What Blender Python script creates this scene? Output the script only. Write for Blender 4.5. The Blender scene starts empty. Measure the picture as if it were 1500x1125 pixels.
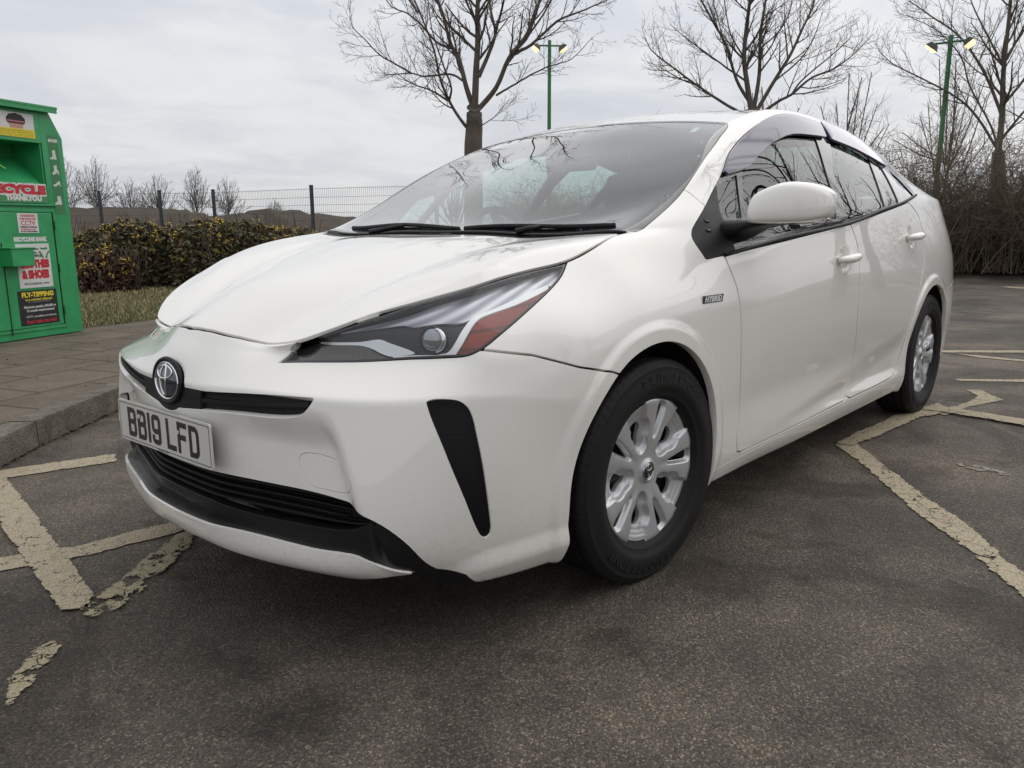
import bpy, bmesh, math, random
import numpy as np
from mathutils import Vector, Matrix
from mathutils.bvhtree import BVHTree

C = bpy.context.scene.collection
R = math.radians

# ------------------------------------------------------------------ camera
CAM_POS = (1.8184, 1.9490, 0.9876)
CAM_YAW, CAM_PITCH, CAM_ROLL = 3.8738, -0.1986, -0.0043
CAM_F = 1138.42 / 1500.0


def make_camera():
    cd = bpy.data.cameras.new('camera')
    cd.sensor_fit = 'HORIZONTAL'
    cd.sensor_width = 36.0
    cd.lens = 36.0 * CAM_F
    cd.clip_start = 0.05
    cd.clip_end = 3000
    o = bpy.data.objects.new('camera', cd)
    C.objects.link(o)
    cy, sy, cp, sp = math.cos(CAM_YAW), math.sin(CAM_YAW), math.cos(CAM_PITCH), math.sin(CAM_PITCH)
    f = Vector((cy * cp, sy * cp, sp))
    r0 = Vector((sy, -cy, 0))
    u0 = r0.cross(f)
    cr, sr = math.cos(CAM_ROLL), math.sin(CAM_ROLL)
    r = r0 * cr + u0 * sr
    u = u0 * cr - r0 * sr
    m = Matrix((r, u, -f)).transposed().to_4x4()
    m.translation = Vector(CAM_POS)
    o.matrix_world = m
    bpy.context.scene.camera = o
    return o
# ------------------------------------------------------------------ car body skin
# car frame: front axle at x=0, rear axle at x=-2.7, +y is the near (left) side, z up, ground z=0
# loop columns run from the rear centre round the left side to the front centre; seven levels bottom to shoulder
def _cols():
    c = []
    zl = [.25, .33, .45, .60, .74, .90]
    rear_y = [0, .16, .32, .45, .56]
    for k, y in enumerate(rear_y):
        xx = [-3.50, -3.55, -3.585, -3.58, -3.57, -3.56]
        b = .10 * (y / .75) ** 2
        top = [(-3.615, 0, 1.125), (-3.61, .16, 1.125), (-3.60, .32, 1.125), (-3.585, .45, 1.12), (-3.56, .56, 1.115)][k]
        c.append([(x + b, y * (1.0 + .1 * (k == 4)), z) for x, z in zip(xx, zl)] + [top])
    def side(x, ys, zs, sh=None):
        xs = x if isinstance(x, (list, tuple)) else [x] * 7
        c.append([(a, b, z) for a, b, z in zip(xs, ys, zs)])
    side([-3.42, -3.45, -3.475, -3.47, -3.47, -3.47, -3.52], [.69, .725, .755, .755, .745, .725, .640], [.25, .33, .45, .60, .74, .89, 1.108])
    side(-3.25, [.785, .81, .828, .832, .822, .795, .712], [.22, .30, .43, .58, .73, .88, 1.120])
    side(-3.0, [.83, .852, .862, .870, .862, .835, .752], [.20, .28, .42, .57, .72, .88, 1.128])
    side([-2.7, -2.7, -2.7, -2.7, -2.7, -2.68, -2.65], [.85, .872, .880, .887, .880, .855, .787], [.19, .27, .42, .58, .72, .88, 1.128])
    side([-2.35, -2.35, -2.35, -2.35, -2.35, -2.33, -2.28], [.848, .870, .874, .886, .882, .862, .815], [.19, .27, .42, .58, .72, .88, 1.105])
    side([-2.0, -2.0, -2.0, -2.0, -2.0, -1.99, -1.95], [.842, .866, .866, .880, .881, .868, .832], [.19, .27, .42, .58, .71, .86, 1.068])
    side([-1.5, -1.5, -1.5, -1.5, -1.5, -1.5, -1.5], [.842, .866, .858, .877, .881, .872, .845], [.19, .27, .42, .57, .70, .84, 1.018])
    side([-1.0, -1.0, -1.0, -1.0, -1.0, -1.0, -1.0], [.842, .866, .858, .874, .879, .871, .846], [.19, .27, .42, .56, .69, .82, .964])
    side([-.6, -.6, -.6, -.6, -.6, -.6, -.6], [.842, .866, .862, .873, .876, .866, .840], [.195, .27, .42, .56, .69, .80, .922])
    side([-.29, -.29, -.29, -.29, -.29, -.29, -.28], [.85, .870, .874, .877, .875, .862, .828], [.20, .28, .42, .56, .69, .80, .912])
    side([.03, .03, .03, .03, .03, .03, .03], [.83, .866, .875, .881, .878, .853, .775], [.20, .28, .42, .57, .69, .81, .926])
    side([.20, .20, .20, .20, .20, .19, .20], [.825, .856, .868, .876, .872, .838, .722], [.19, .275, .425, .575, .685, .80, .925])
    side([.345, .352, .355, .352, .350, .350, .385], [.81, .842, .855, .868, .862, .812, .662], [.185, .27, .43, .58, .68, .79, .893])
    side([.49, .49, .49, .49, .475, .47, .502], [.775, .815, .828, .833, .822, .768, .608], [.18, .27, .44, .60, .69, .785, .866])
    side([.625, .640, .625, .612, .595, .600, .612], [.725, .765, .790, .785, .762, .690, .558], [.18, .27, .45, .62, .705, .772, .826])
    side([.738, .785, .768, .745, .660, .690, .727], [.652, .698, .705, .690, .650, .570, .480], [.19, .28, .46, .620, .694, .742, .779])
    side([.852, .900, .885, .868, .790, .800, .816], [.525, .552, .546, .520, .445, .400, .365], [.205, .28, .47, .622, .684, .707, .728])
    side([.925, .945, .947, .932, .872, .850, .829], [.30, .310, .310, .300, .283, .264, .247], [.21, .28, .47, .622, .678, .698, .715])
    side([.950, .965, .965, .955, .920, .893, .862], [.150, .155, .155, .150, .140, .132, .125], [.215, .28, .47, .615, .670, .705, .738])
    side([.955, .970, .970, .963, .938, .908, .875], [0, 0, 0, 0, 0, 0, 0], [.215, .28, .47, .615, .672, .712, .748])
    return c

# top grid: for every side column (rear corner to front corner) five more points towards the centre line
TOP = [
    None,  # filled with the rear loop columns
    [(-3.29, .66, 1.143), (-3.29, .60, 1.165), (-3.30, .48, 1.198), (-3.31, .26, 1.215), (-3.32, 0, 1.218)],
    [(-3.00, .695, 1.168), (-3.00, .625, 1.212), (-3.00, .50, 1.304), (-3.00, .27, 1.315), (-3.00, 0, 1.318)],
    [(-2.60, .69, 1.235), (-2.58, .61, 1.318), (-2.55, .50, 1.402), (-2.55, .27, 1.412), (-2.55, 0, 1.417)],
    [(-2.20, .715, 1.258), (-2.12, .603, 1.394), (-2.10, .50, 1.457), (-2.10, .28, 1.462), (-2.10, 0, 1.467)],
    [(-1.85, .728, 1.245), (-1.75, .603, 1.420), (-1.72, .50, 1.470), (-1.72, .28, 1.476), (-1.72, 0, 1.480)],
    [(-1.45, .740, 1.205), (-1.35, .612, 1.412), (-1.32, .505, 1.450), (-1.32, .28, 1.466), (-1.32, 0, 1.470)],
    [(-1.00, .760, 1.125), (-.99, .632, 1.342), (-.92, .558, 1.375), (-.93, .28, 1.405), (-.93, 0, 1.413)],
    [(-.70, .778, 1.050), (-.68, .673, 1.240), (-.60, .605, 1.250), (-.62, .28, 1.277), (-.61, 0, 1.287)],
    [(-.43, .796, 1.000), (-.42, .726, 1.118), (-.35, .655, 1.115), (-.33, .28, 1.142), (-.32, 0, 1.150)],
    [(-.13, .758, .980), (-.08, .70, .992), (-.05, .50, .986), (-.01, .25, .987), (0, 0, .987)],
    [(.215, .63, .946), (.22, .50, .943), (.23, .41, .932), (.24, .20, .952), (.24, 0, .955)],
    [(.44, .57, .897), (.47, .465, .886), (.49, .36, .862), (.505, .17, .884), (.51, 0, .893)],
    [(.60, .487, .838), (.635, .405, .824), (.66, .30, .794), (.685, .15, .826), (.695, 0, .840)],
    None,
]
NL = 7


def build_skin(level=4):
    cols = _cols()
    n = len(cols)                       # 5 rear + 13 side + 5 front = 23
    V, idx = [], {}
    def add(key, p):
        if key not in idx:
            idx[key] = len(V)
            V.append(p)
        return idx[key]
    for i in range(n):
        for v in range(NL):
            add(('s', i, v), cols[i][v])
        b = cols[i][0]                  # underside return
        sc = 0.90
        add(('s', i, -1), (b[0] * .97 if i > 17 else b[0], b[1] * sc, b[2] - .012))
    S0, S1 = 5, 5 + len(TOP) - 1
    def top(k, j):                      # k = side column 0..12, j = 0..5
        if j == 0:
            return idx[('s', S0 + k, 6)]
        if k == 0:
            return idx[('s', S0 - j, 6)]
        if k == len(TOP) - 1:
            return idx[('s', S1 + j, 6)]
        return add(('t', k, j), TOP[k][j - 1])
    F, crease = [], {}
    for i in range(n - 1):
        for v in range(-1, NL - 1):
            F.append((idx[('s', i, v)], idx[('s', i + 1, v)], idx[('s', i + 1, v + 1)], idx[('s', i, v + 1)]))
    for k in range(len(TOP) - 1):
        for j in range(5):
            F.append((top(k, j), top(k + 1, j), top(k + 1, j + 1), top(k, j + 1)))
    def cr(a, b, w):
        crease[(min(a, b), max(a, b))] = w
    for i in range(n - 1):
        cr(idx[('s', i, 0)], idx[('s', i + 1, 0)], .7)
        w = 1.0 if i < 5 else (.75 if i < 8 else (.45 if i < 13 else (.1 if i < 17 else (.55 if i < 22 else .4))))
        cr(idx[('s', i, 6)], idx[('s', i + 1, 6)], w)
        if 11 <= i <= 14 or 8 <= i <= 10:
            cr(idx[('s', i, 2)], idx[('s', i + 1, 2)], .35)
        if i >= 17:
            cr(idx[('s', i, 3)], idx[('s', i + 1, 3)], .62)
        if i >= 18:
            cr(idx[('s', i, 4)], idx[('s', i + 1, 4)], .45 if i < 22 else .1)
    for k in range(10, len(TOP) - 1):
        cr(top(k, 3), top(k + 1, 3), .3)
    for k in range(1, 9):
        cr(top(k, 3), top(k + 1, 3), .25)
    V = np.array(V, float)
    onaxis = np.abs(V[:, 1]) < 1e-9
    # mirror so that the centre line is an inner edge
    m = len(V)
    mir = np.where(onaxis, np.arange(m), -1)
    V2 = [tuple(p) for p in V]
    for i in range(m):
        if mir[i] < 0:
            mir[i] = len(V2)
            V2.append((V[i, 0], -V[i, 1], V[i, 2]))
    F2 = list(F) + [tuple(int(mir[a]) for a in reversed(f)) for f in F]
    target = np.array(V2)
    cage = target.copy()
    me = bpy.data.meshes.new('skin')
    me.from_pydata([tuple(p) for p in cage], [], F2)
    at = me.attributes.new('crease_edge', 'FLOAT', 'EDGE')
    cm = {}
    for (a, b), w in crease.items():
        cm[(a, b)] = w
        a2, b2 = int(mir[a]), int(mir[b])
        cm[(min(a2, b2), max(a2, b2))] = w
    for e in me.edges:
        a, b = e.vertices
        w = cm.get((min(a, b), max(a, b)), 0)
        at.data[e.index].value = w
    ob = bpy.data.objects.new('skin', me)
    C.objects.link(ob)
    md = ob.modifiers.new('s', 'SUBSURF')
    md.subdivision_type = 'CATMULL_CLARK'
    md.levels = md.render_levels = 2
    md.use_limit_surface = True
    md.boundary_smooth = 'PRESERVE_CORNERS'
    nc = len(cage)
    for it in range(18):
        dg = bpy.context.evaluated_depsgraph_get()
        ev = ob.evaluated_get(dg)
        em = ev.to_mesh()
        co = np.empty(len(em.vertices) * 3)
        em.vertices.foreach_get('co', co)
        lim = co.reshape(-1, 3)[:nc]
        ev.to_mesh_clear()
        cage = cage + .8 * (target - lim)
        me.vertices.foreach_set('co', cage.ravel())
        me.update()
    err = np.abs(target - lim).max()
    print('skin fit error', round(float(err), 5))
    md.levels = level
    dg = bpy.context.evaluated_depsgraph_get()
    ev = ob.evaluated_get(dg)
    em = ev.to_mesh()
    nv = len(em.vertices)
    co = np.empty(nv * 3)
    em.vertices.foreach_get('co', co)
    co = co.reshape(-1, 3)
    nr = np.empty(nv * 3)
    em.vertices.foreach_get('normal', nr)
    nr = nr.reshape(-1, 3)
    faces = [tuple(p.vertices) for p in em.polygons]
    ev.to_mesh_clear()
    bpy.data.objects.remove(ob)
    if ((co - co.mean(0)) * nr).sum() < 0:
        nr = -nr
        faces = [tuple(reversed(f)) for f in faces]
    return co.copy(), nr.copy(), faces
def smooth(a, b, t):
    t = np.clip((t - a) / (b - a), 0, 1)
    return t * t * (3 - 2 * t)


ARCH_F = (0.042, 0.343, 0.347)      # x, z, radius
ARCH_R = (-2.610, 0.338, 0.354)


def sculpt(co, nr):
    """fine relief on the skin: arch flares, bumper cheeks, door scallop"""
    co = co.copy()
    ay = np.abs(co[:, 1])
    sg = np.sign(co[:, 1])
    d = np.zeros(len(co))
    for cx, cz, r in (ARCH_F, ARCH_R):
        q = np.hypot(co[:, 0] - cx, co[:, 2] - cz) - r
        m = (ay > .5) & (co[:, 2] < .95)
        d += np.where(m, .0075 * (1 - smooth(.030, .060, q)), 0)
    co += nr * d[:, None]
    # cheeks between the corner pods and the lower grille fall back towards the middle
    # line in front view from (y .60, z .56) to (y .70, z .18)
    ax, az, bx, bz = .575, .56, .712, .19
    L = math.hypot(bx - ax, bz - az)
    nx, nz = (az - bz) / L, (bx - ax) / L
    s = -((ay - ax) * nx + (co[:, 2] - az) * nz)
    w = smooth(.60, .50, co[:, 2]) * smooth(.17, .30, co[:, 2]) * (co[:, 0] > .4)
    inner = smooth(.0, .05, s) * smooth(.50, .16, s)
    co[:, 0] -= w * inner * .034
    # skirt of the corner: kicks out below a crease running back to the arch
    zk = np.interp(co[:, 0], [.30, .42, .60, .75], [.285, .275, .262, .22])
    fl = smooth(.0, .055, zk - co[:, 2]) * smooth(.28, .34, co[:, 0]) * smooth(.72, .60, co[:, 0]) * (ay > .55)
    co += nr * (fl * .016)[:, None]
    # scallop low on the doors: the skin tucks in below a rising crease
    zc = np.interp(-co[:, 0], [.40, .50, 1.0, 1.5, 2.2, 2.6], [.25, .275, .345, .42, .52, .56])
    low = smooth(0, .13, zc - co[:, 2]) * smooth(.262, .330, co[:, 2]) * (ay > .5) * smooth(-.40, -.60, co[:, 0]) * smooth(-2.30, -2.10, co[:, 0])
    co[:, 1] -= sg * low * .021
    # hollows behind the door handles
    for hx, hz in ((-1.322, .862), (-2.232, .935)):
        q = np.hypot((co[:, 0] - hx) / .052, (co[:, 2] - hz) / .050)
        co[:, 1] -= sg * np.where(ay > .5, .014 * smooth(1, .45, q), 0)
    return co


def recompute_normals(co, faces):
    n = np.zeros_like(co)
    q = np.array([f if len(f) == 4 else (f[0], f[1], f[2], f[2]) for f in faces])
    a = co[q[:, 2]] - co[q[:, 0]]
    b = co[q[:, 3]] - co[q[:, 1]]
    t = q[:, 2] == q[:, 3]
    if t.any():
        b[t] = co[q[t, 2]] - co[q[t, 1]]
        a[t] = co[q[t, 1]] - co[q[t, 0]]
    fn = np.cross(a, b)
    for k in range(4):
        np.add.at(n, q[:, k], fn)
    n /= np.maximum(np.linalg.norm(n, axis=1), 1e-12)[:, None]
    return n
FEAT = {
    'hood': [(0.8829,0.0633),(0.8677,0.137),(0.8444,0.1991),(0.8283,0.2464),(0.8152,0.3637),(0.777,0.4281),(0.728,0.4811),(0.6176,0.5711),(0.489,0.6462),(0.3479,0.6966),(0.2506,0.7245),(0.1423,0.7321),(-0.017,0.7132)],
    'windshield': [(-0.0511,0.7333),(-0.1567,0.7304),(-0.3271,0.7178),(-0.5034,0.6861),(-0.7045,0.6371),(-0.8358,0.5954),(-0.8597,0.513),(-0.8662,0.3972),(-0.8642,0.2499),(-0.8633,0.0923),(-0.8506,-0.0328)],
    'headlight': [(-0.3583,0.1924),(-0.1739,0.1764),(-0.047,0.1722),(0.0311,0.1662),(0.0848,0.1636),(0.12,0.1799),(0.1593,0.2162),(0.2071,0.2664),(0.2747,0.3464),(0.3179,0.4085),(0.3385,0.4593),(0.2464,0.4201),(0.1111,0.3607),(-0.0328,0.3113),(-0.1584,0.2683),(-0.2878,0.2346),(-0.3159,0.2272)],
    'bf': [(0.5895,0.7216),(0.4859,0.7028),(0.3671,0.6636),(0.2572,0.6391)],
    'dlo': [(-0.5824,1.1596),(-0.3884,1.0513),(-0.2686,0.9842),(-0.2444,0.9511),(-0.2729,0.8939),(-0.3786,0.9028),(-0.5867,0.925),(-0.8066,0.9481),(-1.41,0.9989),(-1.8058,1.0514),(-2.199,1.0973),(-2.4643,1.1363),(-2.5058,1.213),(-2.4742,1.3018),(-2.1335,1.3776),(-1.8815,1.4066),(-1.6152,1.4176),(-1.3277,1.4148),(-1.1338,1.3881),(-0.9169,1.3234),(-0.6927,1.2309)],
    'glass_a': [(-0.52,1.1157),(-0.6813,1.1596),(-0.5817,1.0133),(-0.447,1.0189)],
    'glass_b': [(-0.723,1.1706),(-0.8889,1.282),(-1.1121,1.3573),(-1.3109,1.3882),(-1.487,1.3763),(-1.4755,1.3387),(-1.3994,1.1696),(-1.3778,1.1047),(-1.2912,1.0142),(-0.5867,0.9443),(-0.6093,1.0135)],
    'glass_c': [(-1.6641,1.3775),(-1.926,1.3664),(-2.0723,1.3204),(-2.0001,1.2558),(-1.8879,1.0701),(-1.4015,1.0121),(-1.4223,1.0709),(-1.496,1.2094)],
    'glass_d': [(-2.1171,1.2784),(-2.1646,1.2587),(-2.1065,1.0922),(-1.9385,1.0739)],
    'glass_e': [(-2.2893,1.2593),(-2.371,1.2135),(-2.4346,1.1355),(-2.2112,1.107)],
    'fdoor': [(-0.3775,0.9029),(-0.4007,0.8533),(-0.4274,0.7923),(-0.44,0.7014),(-0.4504,0.5932),(-0.4778,0.4112),(-0.4648,0.3122),(-0.4784,0.27),(-0.5112,0.2625),(-0.8614,0.2641),(-1.4727,0.2745),(-1.5357,0.4572),(-1.4839,0.6352),(-1.4837,0.7902),(-1.4821,0.8828),(-1.4586,0.9346),(-1.4085,0.9962)],
    'rdoor': [(-1.4085,0.9962),(-1.4586,0.9346),(-1.4821,0.8828),(-1.4837,0.7902),(-1.4839,0.6352),(-1.5357,0.4572),(-1.4917,0.2882),(-1.5372,0.2726),(-2.014,0.2782),(-2.1562,0.2969),(-2.2033,0.3745),(-2.2319,0.4694),(-2.3242,0.6614),(-2.4293,0.8151),(-2.4662,0.9172),(-2.4233,1.0298),(-2.2599,1.0986)],
    'vent': [(0.137,0.6165),(0.1481,0.623),(0.1739,0.6235),(0.2098,0.6158),(0.2312,0.5919),(0.2455,0.5346),(0.2592,0.4547),(0.2712,0.3269),(0.2689,0.2971),(0.2569,0.2876),(0.2444,0.3036),(0.2157,0.3981),(0.1744,0.5143)],
    'grille': [(0.0904,0.5982),(0.1802,0.6059),(0.3685,0.6198),(0.5056,0.6239),(0.5141,0.6204),(0.4949,0.5906),(0.4639,0.5749),(0.3832,0.5655),(0.2743,0.5623),(0.1466,0.5561),(0.087,0.5514)],
    'surround': [(0.2002,0.4107),(0.382,0.4074),(0.5193,0.4046),(0.6142,0.3864),(0.6727,0.3542),(0.7078,0.3021),(0.7196,0.2291)],
    'liptop': [(0.6916,0.2303),(0.6375,0.2549),(0.5968,0.2741),(0.4964,0.2724),(0.2903,0.274),(0.1746,0.2705),(0.0516,0.2685)],
    'inner': [(0.1465,0.315),(0.2736,0.3074),(0.3939,0.307),(0.5391,0.3129),(0.5986,0.3243),(0.6368,0.3571),(0.5997,0.3767),(0.5372,0.3994)],
    'tow': [(0.4555,0.4755),(0.468,0.4896),(0.5126,0.4917),(0.5553,0.4827),(0.5968,0.4699),(0.6103,0.4339),(0.5823,0.4142),(0.5361,0.4147),(0.4908,0.4208),(0.4707,0.4414)],
    'arch_f': [(0.376,0.192),(0.3885,0.2613),(0.3836,0.3585),(0.3653,0.4595),(0.3305,0.5568),(0.2572,0.6391),(0.1948,0.6737),(0.1057,0.695),(0.0072,0.6916),(-0.1036,0.6565),(-0.2095,0.574),(-0.2798,0.47),(-0.3038,0.3588),(-0.298,0.2726),(-0.3006,0.2144)],
    'arch_r': [(-2.232,0.2362),(-2.2188,0.4403),(-2.2868,0.5748),(-2.3871,0.6676),(-2.5407,0.6958),(-2.6992,0.6374),(-2.803,0.5432),(-2.8196,0.4309),(-2.8497,0.3224)],
    'visor_a': [(-0.5837,1.1597),(-0.6904,1.2284),(-0.914,1.3207),(-1.1378,1.3912),(-1.3336,1.4182),(-1.6065,1.4137),(-1.5646,1.3458),(-1.4053,1.3414),(-1.2186,1.3294),(-1.056,1.2914),(-0.9066,1.2419),(-0.7685,1.1853),(-0.6877,1.1667),(-0.594,1.1513)],
    'visor_b': [(-1.625,1.416),(-1.86,1.404),(-2.06,1.376),(-2.24,1.33),(-2.34,1.29),(-2.22,1.262),(-2.05,1.288),(-1.85,1.32),(-1.62,1.341)],
    'hz_brown': [(-0.3579,0.1938),(-0.3237,0.2063),(-0.2639,0.2186),(-0.1761,0.2153),(-0.149,0.2069),(-0.1221,0.1895),(-0.0978,0.1763),(-0.1853,0.1743),(-0.3574,0.191)],
    'hz_swoosh': [(-0.2683,0.2267),(-0.1662,0.2213),(-0.1217,0.2239),(-0.0998,0.2139),(-0.0395,0.1849),(-0.0686,0.1828),(-0.0929,0.1831),(-0.1173,0.1923),(-0.1367,0.2035),(-0.1663,0.214),(-0.2359,0.2203)],
    'hz_guide': [(-0.0929,0.1822),(-0.0396,0.18),(0.0323,0.1749),(0.0516,0.1941),(0.0706,0.2286),(0.0971,0.2702),(0.1435,0.2972),(0.2043,0.3344),(0.2849,0.3872),(0.285,0.3742),(0.2033,0.3164),(0.1237,0.2771),(0.1041,0.259),(0.0799,0.2121),(0.0631,0.1835),(0.0464,0.1674),(-0.0396,0.1724)],
    'hz_amber': [(0.0584,0.1726),(0.0822,0.2068),(0.1063,0.2546),(0.1259,0.2725),(0.2031,0.3132),(0.275,0.3619),(0.2487,0.3204),(0.1655,0.234),(0.1146,0.1858),(0.0957,0.1735),(0.0747,0.1692)],
    'hz_silver': [(-0.2201,0.2442),(-0.1467,0.2644),(-0.0406,0.2965),(0.056,0.3483),(0.1571,0.4024),(0.2641,0.458),(0.3434,0.4973),(0.3439,0.4466),(0.3042,0.3956),(0.2852,0.3909),(0.2045,0.3383),(0.1436,0.3023),(0.0971,0.2752),(0.0707,0.2641),(0.0088,0.2614),(-0.0441,0.2549),(-0.0685,0.2619),(-0.1365,0.2533)],
}
# ------------------------------------------------------------------ cutting the skin into panels
HD = Vector((.62, .62, .48)).normalized()
HU = Vector((-.7071, .7071, 0))
HV = HD.cross(HU)


def project(co, view):
    if view == 'side':
        return co[:, [0, 2]]
    if view == 'top':
        return co[:, [0, 1]]
    if view == 'front':
        return co[:, [1, 2]]
    if view == 'hl':
        return np.stack([co @ np.array(HU), co @ np.array(HV)], 1)
    if view == 'corner':
        return np.stack([-.6 * co[:, 0] + .8 * co[:, 1], co[:, 2]], 1)


def sdf(P, poly):
    """signed distance of points P (n,2) to a closed polygon, negative inside"""
    poly = np.array(poly, float)
    a, b = poly, np.roll(poly, -1, 0)
    best = np.full(len(P), 1e9)
    ins = np.zeros(len(P), bool)
    for (p, q) in zip(a, b):
        e = q - p
        w = P - p
        t = np.clip((w @ e) / max(e @ e, 1e-12), 0, 1)
        d = np.hypot(*(w - t[:, None] * e).T)
        best = np.minimum(best, d)
        c = ((p[1] > P[:, 1]) != (q[1] > P[:, 1])) & (P[:, 0] < (q[0] - p[0]) * (P[:, 1] - p[1]) / ((q[1] - p[1]) or 1e-12) + p[0])
        ins ^= c
    return np.where(ins, -best, best)


def rounded(poly, n=6, closed=True, tension=.5, skip=()):
    """Catmull-Rom resampling; corners whose index is in skip stay sharp"""
    P = [np.array(p, float) for p in poly]
    m = len(P)
    out = []
    rng = range(m) if closed else range(m - 1)
    for i in rng:
        p0, p1, p2, p3 = P[(i - 1) % m], P[i], P[(i + 1) % m], P[(i + 2) % m]
        if not closed:
            p0 = P[max(i - 1, 0)]
            p3 = P[min(i + 2, m - 1)]
        L = np.linalg.norm(p2 - p1)
        l0 = np.linalg.norm(p1 - p0) + 1e-9
        l3 = np.linalg.norm(p3 - p2) + 1e-9
        m1 = (p2 - p0) / (L + l0) * L
        m2 = (p3 - p1) / (L + l3) * L
        if i in skip:
            m1 = p2 - p1
        if (i + 1) % m in skip:
            m2 = p2 - p1
        for k in range(n):
            t = k / n
            h = (2 * t ** 3 - 3 * t ** 2 + 1, t ** 3 - 2 * t ** 2 + t, -2 * t ** 3 + 3 * t ** 2, t ** 3 - t ** 2)
            out.append(tuple(h[0] * p1 + h[1] * m1 + h[2] * p2 + h[3] * m2))
    if not closed:
        out.append(tuple(P[-1]))
    return out


class Soup:
    def __init__(s, co, nr, faces, lab='body'):
        s.co = [tuple(c) for c in co]
        s.nr = [tuple(c) for c in nr]
        s.f = list(faces)
        s.lab = [lab] * len(s.f)

    def cut(s, field, elig):
        """split eligible faces along field = 0; returns sign per face (array)"""
        F = field(np.array(s.co))
        vals = list(np.where(np.abs(F) < 1e-6, 1e-6, F))
        cache = {}
        nf, nl, sg = [], [], []
        def mid(a, b):
            k = (a, b) if a < b else (b, a)
            if k not in cache:
                a, b = k
                t = vals[a] / (vals[a] - vals[b])
                A, B = s.co[a], s.co[b]
                s.co.append(tuple(A[i] + (B[i] - A[i]) * t for i in range(3)))
                A, B = s.nr[a], s.nr[b]
                n = [A[i] + (B[i] - A[i]) * t for i in range(3)]
                L = math.sqrt(sum(c * c for c in n)) or 1
                s.nr.append(tuple(c / L for c in n))
                vals.append(0)
                cache[k] = len(s.co) - 1
            return cache[k]
        for f, l in zip(s.f, s.lab):
            if l not in elig:
                nf.append(f); nl.append(l); sg.append(0)
                continue
            pos = [vals[v] > 0 for v in f]
            if all(pos) or not any(pos):
                nf.append(f); nl.append(l); sg.append(1 if pos[0] else -1)
                continue
            P, N = [], []
            m = len(f)
            for i in range(m):
                a, b = f[i], f[(i + 1) % m]
                (P if pos[i] else N).append(a)
                if pos[i] != pos[(i + 1) % m]:
                    c = mid(a, b)
                    P.append(c); N.append(c)
            for q, sgn in ((P, 1), (N, -1)):
                if len(q) >= 3:
                    nf.append(tuple(q)); nl.append(l); sg.append(sgn)
        s.f, s.lab = nf, nl
        return sg

    def carve(s, poly, view, name, gap=.004, elig=('body',), cond=None):
        """cut a panel out of the skin with a shut line of width gap"""
        el = set(elig)
        fld = lambda g: (lambda co: sdf(project(co, view), poly) + g if cond is None else np.where(cond(co), sdf(project(co, view), poly) + g, 9))
        if gap > 0:
            sg = s.cut(fld(-gap / 2), el)
            for i, q in enumerate(sg):
                if q < 0:
                    s.lab[i] = '_tmp'
            sg = s.cut(fld(gap / 2), {'_tmp'})
            for i, q in enumerate(sg):
                if q < 0:
                    s.lab[i] = name
                elif q > 0:
                    s.lab[i] = 'gap'
        else:
            sg = s.cut(fld(0), el)
            for i, q in enumerate(sg):
                if q < 0:
                    s.lab[i] = name

    def copy(s):
        o = Soup([], [], [])
        o.co, o.nr, o.f, o.lab = list(s.co), list(s.nr), list(s.f), list(s.lab)
        return o


def add_obj(name, me, parent=None, mat=None):
    o = bpy.data.objects.new(name, me)
    C.objects.link(o)
    if parent:
        o.parent = parent
    if mat is not None:
        for m in (mat if isinstance(mat, (list, tuple)) else [mat]):
            me.materials.append(m)
    return o


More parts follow.
